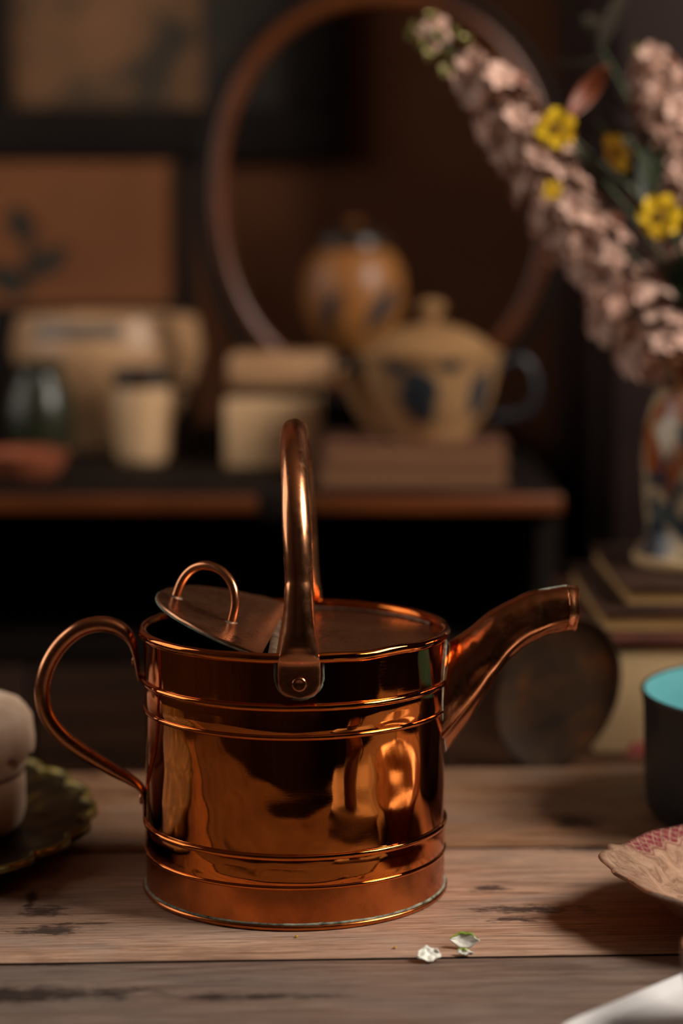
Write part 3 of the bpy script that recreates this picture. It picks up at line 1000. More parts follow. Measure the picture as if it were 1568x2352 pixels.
def oval_board():
    t = NT('mottled_lacquer')
    v = t.coord('Object')
    f = t.noise(v, 34, 5, .6, .8)
    g = t.noise(t.coord('Object', loc=(5, 3, 1)), 26, 4, .6, .4)
    c = t.ramp(f, [(.35, srgb(36, 24, 13)), (.55, srgb(56, 35, 16)), (.75, srgb(96, 54, 18))])
    c = t.mix(t.gray(g, .62, 0, .72, .9), c, srgb(24, 20, 18))
    t.set(color=c, rough=.7, spec=.2)
    Y = BXY - .022
    c0 = at_y(1278, 1612, Y)
    V, Fc = [], []
    a_, b_ = .0600, .0430
    rows = [(1.0, 0.0), (1.0, .006), (.97, .0075), (.90, .0070), (.86, .0055), (.5, .0052), (.02, .0052)]
    n = 72
    rot = math.radians(64)
    allp = []
    for (f_, h) in rows:
        for i in range(n):
            a = 2 * PI * i / n
            x = f_ * a_ * math.cos(a); y = f_ * b_ * math.sin(a)
            allp.append(Vector((x * math.cos(rot) - y * math.sin(rot), -h, x * math.sin(rot) + y * math.cos(rot))))
    for j in range(len(rows) - 1):
        for i in range(n):
            i2 = (i + 1) % n
            Fc.append((j * n + i, j * n + i2, (j + 1) * n + i2, (j + 1) * n + i))
    Fc.append(tuple(range(n)))
    lean = Matrix.Rotation(math.radians(-9), 3, 'X')
    allp = [lean @ p for p in allp]
    zmin = min(p.z for p in allp)
    th = thing('oval_board', 'dark mottled oval board leaning against the cream box', 'board', (c0.x, Y - .006, CT))
    o = obj('board', [p - Vector((0, 0, zmin)) for p in allp], Fc, t.m, th)
    pts = [p - Vector((0, 0, zmin)) + Vector((0, -.0005, 0)) for p in allp[2 * n:3 * n]]
    V, F2 = sweep(pts, [.0014] * n, [.0014] * n, (0, 1, 0), 6, loop=True)
    obj('raised_edge', V, F2, t.m, o)
oval_board()

# ------------------------------------------------------------------ painted vase with flowers
VX, VY = at_y(1478, 1100, 1.80).x + .056, 1.80
def vase():
    t = NT('painted_porcelain')
    v = t.coord('Object')
    f = t.noise(v, 26, 3, .5, .8)
    g = t.noise(t.coord('Object', loc=(2.3, 4.1, .7)), 20, 3, .5, .6)
    c = t.ramp(f, [(.38, srgb(36, 46, 62)), (.47, srgb(60, 76, 80)), (.52, srgb(190, 168, 134)), (.75, srgb(204, 182, 146))])
    c = t.mix(t.gray(g, .56, 0, .62, 1.0), c, srgb(150, 72, 20))
    t.set(color=c, rough=.25)
    th = thing('painted_vase', 'blue, orange and cream painted vase holding the flowers', 'vase', (VX, VY, z3 + .0003))
    H = .168
    pr = [(.0004, 0), (.050, 0), (.0605, .0015), (.0625, .006), (.0600, .012), (.0545, .020), (.0530, .034), (.0555, .060), (.0570, .085), (.0555, .110), (.0500, .132), (.0420, .146), (.0390, .154), (.0425, .163), (.0465, .168), (.0455, .1690), (.0400, .163), (.0360, .154), (.0390, .146), (.046, .132), (.051, .11), (.0525, .085), (.049, .034), (.0004, .02)]
    V, Fc = lathe(pr, 72)
    b = obj('body', V, Fc, t.m, th)
    V, Fc = lathe([(.0620, .0015), (.0632, .0035), (.0636, .006), (.0628, .0085), (.0612, .0100)], 72)
    obj('foot_ring', V, Fc, M['cream_paint'], b)
    return Vector((VX, VY, z3 + .165))
VM = vase()

M['stem'] = simple('green_stem', srgb(62, 74, 34), srgb(40, 50, 24), 40, .6)
M['leaf'] = simple('dark_green_leaf', srgb(38, 50, 26), srgb(22, 32, 18), 40, .55)
M['leaf_autumn'] = simple('orange_leaf', srgb(124, 54, 10), srgb(88, 36, 8), 40, .55)
M['pink'] = simple('dusty_pink_petal', srgb(206, 168, 150), srgb(164, 122, 104), 90, .6)
M['bud'] = simple('pale_green_bud', srgb(168, 156, 92), srgb(128, 124, 62), 60, .6)
M['yellow'] = simple('yellow_petal', srgb(240, 200, 16), srgb(222, 170, 8), 60, .6)
M['yellow_c'] = simple('ochre_flower_centre', srgb(150, 110, 10), srgb(110, 76, 8), 90, .7)

def petal_mesh(name, npet, L, W, cup, seed, overlap=1.0):
    rnd = random.Random(seed)
    V, Fc = [], []
    nu, nv = 5, 4
    for k in range(npet):
        a = 2 * PI * k / npet + rnd.uniform(-.15, .15)
        tl = cup + rnd.uniform(-.2, .2)
        R_ = Matrix.Rotation(a, 3, 'Z') @ Matrix.Rotation(-tl, 3, 'Y')
        b0 = len(V)
        for i in range(nu + 1):
            s = i / nu
            w = W * (math.sin(PI * (.08 + .80 * s)) ** .8) * overlap
            for j in range(nv + 1):
                q = j / nv * 2 - 1
                p = Vector((s * L, q * w * .5, .10 * L * math.sin(s * PI) - .25 * L * s * s * .6 + .12 * L * q * q * s + rnd.uniform(-1, 1) * .015 * L))
                V.append(R_ @ p)
        for i in range(nu):
            for j in range(nv):
                q = b0 + i * (nv + 1) + j
                Fc.append((q, q + 1, q + nv + 2, q + nv + 1))
    return mesh_of(name, V, Fc, True, 0)

def leaf_mesh(name, L, W, droop=.2):
    V, Fc = [], []
    nu, nv = 10, 4
    for i in range(nu + 1):
        s = i / nu
        w = W * math.sin(PI * (.04 + .95 * s)) ** .8
        for j in range(nv + 1):
            q = j / nv * 2 - 1
            V.append((s * L, q * w * .5, -droop * L * s * s + .10 * W * abs(q)))
    for i in range(nu):
        for j in range(nv):
            a = i * (nv + 1) + j
            Fc.append((a, a + 1, a + nv + 2, a + nv + 1))
    return mesh_of(name, V, Fc, True, 0)

FLORETS = [petal_mesh('floret', 6, .0180, .0155, .30, s) for s in (1, 2, 3)]
for me in FLORETS: me.materials.append(M['pink'])
BUDS = [petal_mesh('bud', 5, .0105, .0085, 1.15, s) for s in (11, 12)]
for me in BUDS: me.materials.append(M['bud'])
YEL = [petal_mesh('ray_petals', 7, .0165, .0160, .18, s) for s in (21, 22)]
for me in YEL: me.materials.append(M['yellow'])
LEAF = leaf_mesh('leaf', .075, .020); LEAF.materials.append(M['leaf'])
LEAFB = leaf_mesh('leaf', .055, .030, .1); LEAFB.materials.append(M['leaf'])
LEAFD = leaf_mesh('leaf', .05, .022, .1); LEAFD.materials.append(simple('brown_green_leaf', srgb(46, 36, 22), srgb(28, 24, 16), 40, .6))
LEAFO = leaf_mesh('leaf', .046, .015, .1); LEAFO.materials.append(M['leaf_autumn'])

def place(name, me, parent, loc, direction, roll=0.0, scale=1.0, axis='Z'):
    o = bpy.data.objects.new(name, me)
    COL.objects.link(o)
    o.parent = parent
    o.location = loc
    q = Vector(direction).to_track_quat(axis, 'Y' if axis == 'Z' else 'Z')
    o.rotation_euler = (q.to_matrix() @ Matrix.Rotation(roll, 3, axis)).to_euler()
    o.scale = (scale,) * 3
    return o

def spike(name, label, pts, n, width, seed, group=None, bud_from=.80, start=.12):
    rnd = random.Random(seed)
    base = VM + Vector((rnd.uniform(-.012, .012), rnd.uniform(-.012, .012), -.10))
    t = thing(name, label, 'flower', base, 0, group)
    P = catmull([VM + Vector((rnd.uniform(-.01, .01), 0, -.10))] + [VM + Vector((rnd.uniform(-.012, .0), 0, -.02))] + pts, 10)
    loc = [p - base for p in P]
    V, Fc = sweep(loc, [.0028 - .0014 * k / len(loc) for k in range(len(loc))], [.0028 - .0014 * k / len(loc) for k in range(len(loc))], (0, 1, 0), 8)
    obj('stem', V, Fc, M['stem'], t)
    # arc-length parameter
    cum = [0]
    for a, b in zip(loc, loc[1:]):
        cum.append(cum[-1] + (b - a).length)
    tot = cum[-1]
    def at(s):
        d = s * tot
        for k in range(len(cum) - 1):
            if cum[k + 1] >= d:
                f = (d - cum[k]) / max(1e-9, cum[k + 1] - cum[k])
                return loc[k].lerp(loc[k + 1], f), (loc[k + 1] - loc[k]).normalized()
        return loc[-1], (loc[-1] - loc[-2]).normalized()
    for i in range(n):
        f = i / (n - 1)
        s = start + (1 - start) * f
        p, tg = at(s)
        ga = i * 2.39996 + rnd.uniform(-.3, .3)
        e1 = tg.cross(Vector((0, 1, 0))).normalized(); e2 = tg.cross(e1).normalized()
        rad = e1 * math.cos(ga) + e2 * math.sin(ga)
        w = width * (1.0 - .55 * max(0, (f - .55) / .45))
        if f > bud_from and rnd.random() < .75:
            place('bud', BUDS[i % 2], t, p + rad * w * .55, (rad + tg * .9), ga, rnd.uniform(.75, 1.15))
        else:
            place('floret', FLORETS[i % 3], t, p + rad * w * rnd.uniform(.55, .85), (rad * 1.0 + tg * .35), ga, rnd.uniform(.7, 1.25) * (1 - .2 * f))
        if i % 6 == 3 and f < .9:
            rad2 = e1 * math.cos(ga + 1.1) + e2 * math.sin(ga + 1.1)
            place('leaf', LEAFB, t, p + rad2 * .004, (rad2 + tg * .6), 0, rnd.uniform(.35, .6), 'X')
    return t

spike('flower_stem', 'long leaning stem of dusty pink flowers ending in pale green buds',
      [at_y(1530, 820, 1.79), at_y(1440, 700, 1.785), at_y(1330, 530, 1.775), at_y(1230, 370, 1.765), at_y(1120, 200, 1.755), at_y(1030, 110, 1.75), at_y(960, 60, 1.745)], 88, .0300, 3, None, .86, .26)
spike('flower_stem', 'upright stem of dusty pink flowers rising beside the yellow blooms',
      [at_y(1580, 760, 1.81), at_y(1575, 600, 1.82), at_y(1560, 420, 1.83), at_y(1530, 260, 1.83), at_y(1490, 120, 1.83)], 64, .027, 5, None, .97, .45)

def yellow_flower(label, u, v, Y, sc, facing, seed):
    rnd = random.Random(seed)
    p = at_y(u, v, Y)
    base = VM + Vector((rnd.uniform(-.012, .012), rnd.uniform(-.012, .012), -.10))
    t = thing('yellow_flower', label, 'flower', base)
    f = Vector(facing).normalized()
    tip = p - base - f * .004
    mid = (VM - base).lerp(tip, .5) + Vector((.015, .01, .0))
    P = catmull([Vector((0, 0, 0)), Vector((0, 0, .085)), mid, tip - f * .012, tip], 8)
    V, Fc = sweep(P, [.0014] * len(P), [.0014] * len(P), (0, 1, 0), 8)
    obj('stem', V, Fc, M['stem'], t)
    place('petals', YEL[seed % 2], t, p - base, f, rnd.random() * 3, sc)
    V, Fc = lathe([(.0044, 0), (.0046, .0016), (.0036, .0034), (.0004, .0040)], 16)
    o = obj('flower_centre', V, Fc, M['yellow_c'], t, loc=p - base + f * .001)
    o.rotation_euler = f.to_track_quat('Z', 'Y').to_euler()
    o.scale = (sc,) * 3
yellow_flower('bright yellow flower facing out beside the orange leaf', 1277, 296, 1.72, .98, (-.25, -1, .1), 1)
yellow_flower('yellow flower turned sideways between the two pink stems', 1420, 350, 1.74, 1.0, (-.8, -.5, -.35), 2)
yellow_flower('small half-open yellow flower tucked into the leaning pink stem', 1268, 437, 1.735, .45, (-.2, -1, .2), 3)
yellow_flower('large yellow flower with a dark eye facing out lowest of the yellows', 1515, 496, 1.72, 1.05, (-.15, -1, .05), 4)

def leafy(label, tip_uv, Y, seed, nleaf, mesh, spread=.02, cat='foliage', name='leafy_stem', sc=1.0, from_s=.3):
    rnd = random.Random(seed)
    base = VM + Vector((rnd.uniform(-.012, .012), rnd.uniform(-.012, .012), -.10))
    t = thing(name, label, cat, base)
    tip = at_y(*tip_uv, Y) - base
    P = catmull([Vector((0, 0, 0)), Vector((0, 0, .09)), Vector((0, 0, .10)).lerp(tip, .5) + Vector((.012, 0, .01)), tip], 10)
    V, Fc = sweep(P, [.0015] * len(P), [.0015] * len(P), (0, 1, 0), 8)
    obj('stem', V, Fc, M['stem'], t)
    for i in range(nleaf):
        k = int((from_s + (1 - from_s) * (i + 1) / nleaf) * (len(P) - 1))
        tg = (P[min(k + 1, len(P) - 1)] - P[k - 1]).normalized()
        a = i * 2.4 + rnd.random()
        e1 = tg.cross(Vector((0, 1, 0))).normalized(); e2 = tg.cross(e1)
        place('leaf', mesh, t, P[k], tg * (2.2 if i == nleaf - 1 else .8) + e1 * math.cos(a) + e2 * math.sin(a) * .7, rnd.uniform(-.6, .6), sc * rnd.uniform(.8, 1.2), 'X')
leafy('dark green leafy stem between the pink and yellow flowers', (1440, 420), 1.80, 3, 12, LEAF)
leafy('dark green leafy stem low beside the vase mouth', (1500, 660), 1.79, 8, 10, LEAF, sc=.9, from_s=.45)
leafy('dark brown-green leafy stem reaching the highest behind the flowers', (1340, 40), 1.90, 5, 9, LEAFD, sc=1.0, from_s=.6)
def autumn_leaf():
    base = VM + Vector((-.005, .004, -.10))
    t = thing('autumn_leaf', 'orange autumn leaf on a thin stem above the yellow flower', 'leaf', base)
    p0 = at_y(1306, 268, 1.745); p1 = at_y(1392, 150, 1.760)
    P = catmull([Vector((0, 0, 0)), Vector((0, 0, .09)), (VM - base).lerp(p0 - base, .5) + Vector((.03, .02, 0)), p0 - base - (p1 - p0) * .2, p0 - base], 8)
    V, Fc = sweep(P, [.0012] * len(P), [.0012] * len(P), (0, 1, 0), 8)
    obj('stem', V, Fc, M['stem'], t)
    d = (p1 - p0).normalized()
    side = d.cross(Vector((0, 1, 0))).normalized()
    L = (p1 - p0).length
    V, Fc = [], []
    for i in range(11):
        s_ = i / 10
        w = .0085 * math.sin(PI * (.05 + .93 * s_)) ** .8
        for j in range(5):
            q = j / 4 * 2 - 1
            V.append(p0 - base + d * (L * s_) + side * (q * w) + Vector((0, -.004 * abs(q) + .006 * math.sin(s_ * 4), 0)))
    for i in range(10):
        for j in range(4):
            a = i * 5 + j
            Fc.append((a, a + 1, a + 6, a + 5))
    o = obj('blade', V, Fc, M['leaf_autumn'], t, sharp=0)
    md = o.modifiers.new('thickness', 'SOLIDIFY'); md.thickness = .0004
autumn_leaf()

# ------------------------------------------------------------------ sideboard against the back wall
SY0 = 2.15
SZ = at_y(400, 1134, SY0).z
def sideboard():
    t = thing('sideboard', 'long dark sideboard against the wall with an open black compartment', 'sideboard', (-.32, 2.54, RZ0))
    H = SZ - RZ0
    x0, x1 = -1.0, .535
    y0, y1 = SY0 - 2.54, .395
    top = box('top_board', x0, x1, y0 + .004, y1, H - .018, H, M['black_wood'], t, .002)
    # worn, lighter front edge in two lengths, a dark length between them
    e = at_y(590, 1150, SY0).x + .32
    e2 = at_y(712, 1150, SY0).x + .32
    box('front_edge', x0, e, y0 - .006, y0 + .0035, H - .0185, H - .001, M['edge_wood'], t, .002)
    box('front_edge', e2, x1, y0 - .006, y0 + .0035, H - .0185, H - .001, M['edge_wood'], t, .002)
    box('dark_edge_length', e, e2, y0 - .006, y0 + .0035, H - .026, H - .0005, M['black_wood'], t, .002)
    zl = at_y(300, 1490, SY0).z - RZ0
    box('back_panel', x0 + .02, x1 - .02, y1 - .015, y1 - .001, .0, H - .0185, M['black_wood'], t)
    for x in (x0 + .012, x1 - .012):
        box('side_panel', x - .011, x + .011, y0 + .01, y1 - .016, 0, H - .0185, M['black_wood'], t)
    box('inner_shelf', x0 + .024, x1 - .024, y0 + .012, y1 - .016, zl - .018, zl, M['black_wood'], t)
    for k in range(3):
        a = x0 + .026 + k * (x1 - x0 - .052) / 3
        b = a + (x1 - x0 - .052) / 3 - .006
        d = box('drawer_front', a, b, y0 + .004, y0 + .024, zl - .26, zl - .021, M['dark_wood'], t, .002)
        V, Fc = lathe([(.0004, .022), (.010, .020), (.012, .014), (.008, .007), (.005, 0), (.0004, 0)], 18)
        o = obj('drawer_knob', V, Fc, M['brass'], d, loc=((a + b) / 2, y0 + .004, zl - .15)); o.rotation_euler = (PI / 2, 0, 0)
    box('plinth', x0 + .02, x1 - .02, y0 + .03, y0 + .05, 0, zl - .27, M['black_wood'], t)
sideboard()
def cupboard():
    t = thing('tall_cupboard', 'tall dark reddish wooden cupboard to the right of the sideboard', 'cupboard', (.665, 2.70, RZ0))
    H = 2.35
    M['red_wood'] = simple('dark_red_wood', srgb(44, 24, 19), srgb(32, 18, 15), 4, .6, 0, .1, .4, (1.2, 14, 14))
    box('carcass', -.385, .36, -.24, .245, .0, H, M['red_wood'], t, .003)
    for k in range(2):
        a = -.365 + k * .36
        d = box('door', a, a + .35, -.262, -.2405, .08, H - .05, M['red_wood'], t, .003)
        V, Fc = lathe([(.0004, .024), (.010, .022), (.013, .016), (.009, .008), (.005, .0), (.0004, 0)], 20)
        o = obj('knob', V, Fc, M['brass'], d, loc=(a + (.32 if k == 0 else .03), -.262, H * .5)); o.rotation_euler = (PI / 2, 0, 0)
cupboard()

def on_top(u, v):
    return at_z(u, v, SZ)

# black framed picture on the wall, and a smaller framed botanical card leaning below it
WY = RY1
def picture():
    Y = WY - .030
    A = at_y(8, -260, Y); B = at_y(790, 368, Y)
    Ai = at_y(30, -200, Y); Bi = at_y(662, 245, Y)
    x0 = at_y(-120, 0, Y).x
    t = thing('framed_picture', 'large picture in a wide black frame hung above the leaning botanical card', 'picture', ((A.x + B.x) / 2, WY, B.z))
    o = Vector((t.location.x, t.location.y, t.location.z))
    def bx(name, xa, xb, za, zb, ya, yb, m, bev=.0):
        return box(name, xa - o.x, xb - o.x, ya - o.y, yb - o.y, za - o.z, zb - o.z, M[m], t, bev)
    bx('frame_rail', x0, B.x, B.z, Bi.z, Y, WY - .001, 'black_wood', .004)
    bx('frame_stile', Bi.x, B.x, Bi.z + .0005, A.z, Y, WY - .001, 'black_wood', .004)
    bx('frame_stile', x0, at_y(18, 0, Y).x, Bi.z + .0005, A.z, Y, WY - .001, 'black_wood', .004)
    bx('frame_rail', x0, B.x, A.z + .0005, A.z + .06, Y, WY - .001, 'black_wood', .004)
    M['mount'] = simple('dark_mount', srgb(46, 36, 26), srgb(34, 27, 20), 9, .8)
    bx('mount_board', at_y(18, 0, Y).x, Bi.x, Bi.z, A.z, WY - .012, WY - .002, 'mount')
    t2 = NT('faded_print')
    v = t2.coord('Object')
    f = t2.noise(v, 9, 4, .6, .6)
    t2.set(color=t2.ramp(f, [(.40, srgb(46, 36, 22)), (.50, srgb(96, 66, 38)), (.7, srgb(124, 82, 50))]), rough=.8)
    M['print'] = t2.m
    xb = at_y(462, 0, Y).x
    bx('print_sheet', at_y(18, 0, Y).x + .002, xb, Bi.z + .001, A.z - .001, WY - .0145, WY - .0125, 'print')
picture()

def botanical():
    Y = WY - .09
    A = at_y(-40, 372, Y); B = at_y(402, 700, Y); C = at_y(446, 716, Y)
    zb_ = SZ + .001
    t = thing('framed_card', 'tan botanical card in a dark frame standing behind the cream bowl', 'picture', ((A.x + C.x) / 2, Y, zb_))
    o = t.location.copy()
    M['card'] = simple('tan_card', srgb(126, 74, 34), srgb(110, 62, 28), 7, .8)
    M['motif'] = simple('dark_leaf_print', srgb(44, 40, 28), srgb(34, 30, 22), 30, .8)
    xl = A.x - .06
    box('card', xl - o.x, B.x - o.x, -.004, .003, B.z - o.z, A.z - o.z, M['card'], t)
    box('frame_stile', B.x - o.x, C.x - o.x, -.012, .006, 0, A.z - o.z, M['black_wood'], t, .002)
    box('frame_stile', xl - .03 - o.x, xl - o.x, -.012, .006, 0, A.z - o.z, M['black_wood'], t, .002)
    box('frame_rail', xl - o.x + .0003, B.x - o.x - .0003, -.012, .006, 0, B.z - o.z - .0003, M['black_wood'], t, .002)
    # leaf sprig mounted on the card
    for (u, v, L, W, a) in [(45, 510, .045, .028, 100), (110, 600, .060, .030, 38), (20, 640, .060, .034, 150), (70, 570, .07, .010, 80)]:
        p = at_y(u, v, Y - .005) - o
        me = leaf_mesh('pressed_leaf', L, W, 0)
        me.materials.append(M['motif'])
        q = link('pressed_leaf', me, None, t)
        ar = math.radians(a)
        q.rotation_euler = (Matrix.Rotation(PI / 2, 3, 'X') @ Matrix.Rotation(ar, 3, 'Z')).to_euler()
        q.location = p - Vector((math.cos(ar) * L / 2, 0, math.sin(ar) * L / 2)) + Vector((0, -.0008, 0))
botanical()

M['cream_glaze'] = simple('cream_earthenware', srgb(200, 158, 116), srgb(176, 134, 96), 12, .4)
M['grey_glaze'] = simple('grey_blue_glaze', srgb(112, 104, 96), srgb(88, 82, 78), 12, .4)
M['ivory'] = simple('ivory_glaze', srgb(222, 184, 142), srgb(206, 168, 126), 14, .35)
M['blue_print'] = simple('ink_blue_glaze', srgb(52, 56, 62), srgb(38, 42, 48), 40, .4)
M['green_glass'] = simple('dark_green_glaze', srgb(48, 50, 32), srgb(34, 36, 24), 12, .3)
M['terracotta'] = simple('terracotta_clay', srgb(156, 82, 48), srgb(124, 62, 36), 20, .8, 0, .1)
M['brown_and_shade'] = simple('dark_brown_and_painted_shade', srgb(54, 38, 28), srgb(40, 28, 20), 20, .4)  # dark brown; also stands in for shadow on the mug's top

def bowl():
    p = on_top(250, 1024)
    zt = at_y(250, 725, p.y).z
    R = (at_y(465, 800, p.y).x - at_y(25, 800, p.y).x) / 2
    t = thing('earthenware_bowl', 'wide cream earthenware bowl with a grey-blue rim band', 'bowl', (p.x, p.y, SZ))
    H = zt - SZ
    V, Fc = lathe([(.0004, 0), (R * .5, 0), (R * .54, .006), (R * .58, .012), (R * .76, H * .30), (R * .93, H * .58), (R * .985, H * .75), (R * .975, H * .80), (R * .93, H * .99), (R * .91, H), (R * .88, H * .98), (R * .92, H * .75), (R * .70, H * .3), (.0004, .02)], 80)
    b = obj('body', V, Fc, M['cream_glaze'], t)
    V, Fc = lathe([(R * .962, H * .86), (R * .956, H * .90), (R * .948, H * .94), (R * .940, H * .97)], 40, None, False, math.radians(228), math.radians(285))
    V = [(x * 1.006, y * 1.006, z) for (x, y, z) in V]
    o = obj('rim_band', V, Fc, M['grey_glaze'], b)
    md = o.modifiers.new('thickness', 'SOLIDIFY'); md.thickness = .0012
bowl()

def mug():
    p = on_top(330, 1060)
    R = (at_y(392, 900, p.y).x - at_y(258, 900, p.y).x) / 2
    H = at_y(330, 850, p.y - R).z - SZ
    t = thing('ivory_mug', 'small ivory mug with a shadowed top painted dark before the cream bowl', 'mug', (p.x, p.y, SZ))
    V, Fc = lathe([(.0004, 0), (R * .8, 0), (R * .88, .003), (R * .95, .012), (R, H * .5), (R, H * .78), (R * .99, H * .80)], 48)
    b = obj('body', V, Fc, M['ivory'], t)
    V, Fc = lathe([(R * .99, H * .80), (R * 1.02, H * .82), (R * 1.04, H * .97), (R * 1.02, H), (R * .96, H * .99), (R * .92, H * .8), (R * .88, .01), (.0004, .006)], 48)
    obj('painted_shade_rim', V, Fc, M['brown_and_shade'], b)  # shadow at the mug's top, put into its colour
    pts = catmull([Vector((R * .96, 0, H * .78)), Vector((R * 1.45, 0, H * .80)), Vector((R * 1.72, 0, H * .58)), Vector((R * 1.55, 0, H * .32)), Vector((R * .94, 0, H * .2))], 6)
    V, Fc = sweep(pts, [.0042] * len(pts), [.006] * len(pts), (0, 1, 0), 10)
    obj('handle', V, Fc, M['brown_and_shade'], t)
mug()

def green_jar():
    p = on_top(95, 1056)
    R = (at_y(178, 900, p.y).x - at_y(20, 900, p.y).x) / 2
    H = at_y(95, 832, p.y).z - SZ
    t = thing('green_jar', 'squat dark green jar standing beside the ivory mug', 'jar', (p.x, p.y, SZ))
    V, Fc = lathe([(.0004, 0), (R * .7, 0), (R * .86, .005), (R, H * .3), (R, H * .5), (R * .86, H * .74), (R * .66, H * .84), (R * .64, H * .94), (R * .72, H), (R * .64, H * .99), (R * .56, H * .85), (R * .8, H * .5), (.0004, .01)], 48)
    obj('body', V, Fc, M['green_glass'], t)
    q = on_top(70, 1098)
    R2 = .048
    d = thing('terracotta_dish', 'shallow terracotta dish before the dark green jar', 'dish', (q.x - .01, q.y + .01, SZ))
    V, Fc = lathe([(.0004, 0), (R2 * .7, 0), (R2 * .76, .002), (R2 * .9, .012), (R2, .024), (R2 * 1.02, .026), (R2 * .97, .026), (R2 * .86, .012), (R2 * .7, .006), (.0004, .006)], 48)
    obj('body', V, Fc, M['terracotta'], d)
    V, Fc = lathe([(R2 * .985, .022), (R2 * 1.01, .0235), (R2 * 1.03, .0255), (R2 * 1.0, .0272), (R2 * .965, .0262)], 48)
    obj('rim', V, Fc, M['terracotta'], d)
green_jar()

def canister():
    p = on_top(610, 1078)
    Y = p.y
    x0, x1 = at_y(515, 1000, Y).x, at_y(735, 1000, Y).x
    zt = at_y(600, 915, Y).z
    t = thing('square_canister', 'square ivory canister with an overhanging lid beside the teapot', 'canister', ((x0 + x1) / 2, Y + .05, SZ))
    w = (x1 - x0) / 2
    b = box('body', -w, w, -.05, .05, .0002, zt - SZ, M['ivory'], t, .005)
    zl0, zl1 = at_y(600, 893, Y).z - SZ, at_y(600, 812, Y + .04).z - SZ
    box('neck', -w * .93, w * .93, -.045, .045, zt - SZ, zl0, M['brown_and_shade'], t)
    off = at_y(645, 850, Y).x - at_y(625, 850, Y).x
    box('lid', -w + off * .4, w + off * 1.4, -.05, .05, zl0 + .0002, zl1, M['cream_glaze'], t, .006)
canister()

def book_pair():
    p = on_top(950, 1118)
    Y = p.y
    x0, x1 = at_y(732, 1080, Y).x, at_y(1168, 1080, Y).x
    zm, zt = at_y(950, 1070, Y).z, at_y(950, 1024, Y).z
    M['cloth'] = simple('faded_rose_cloth', srgb(120, 76, 54), srgb(100, 62, 44), 30, .8)
    M['old_pages'] = simple('browned_page_edges', srgb(142, 102, 70), srgb(118, 82, 54), 30, .85, 0, .2, .3, (1, 1, 30))
    for k, (a, b, la) in enumerate([(SZ, zm, 'thick faded book lying flat on the sideboard under another book'), (zm, zt, 'faded book lying between the thicker book and the teapot')]):
        t = thing('flat_book', la, 'book', (x0, Y, a + .0002))
        h = b - a - .0004
        inset = .006 * k
        box('page_block', inset + .003, x1 - x0 - .003, .003 + inset, .150, .0025, h - .0025, M['old_pages'], t)
        box('cover_board', inset, x1 - x0, inset, .153, 0, .0024, M['cloth'], t, .0005)
        box('cover_board', inset, x1 - x0, inset, .153, h - .0024, h, M['cloth'], t, .0005)
        box('spine', inset - .0015, inset + .002, inset, .153, 0, h, M['cloth'], t, .0005)
    return zt, Y
BT, BY = book_pair()

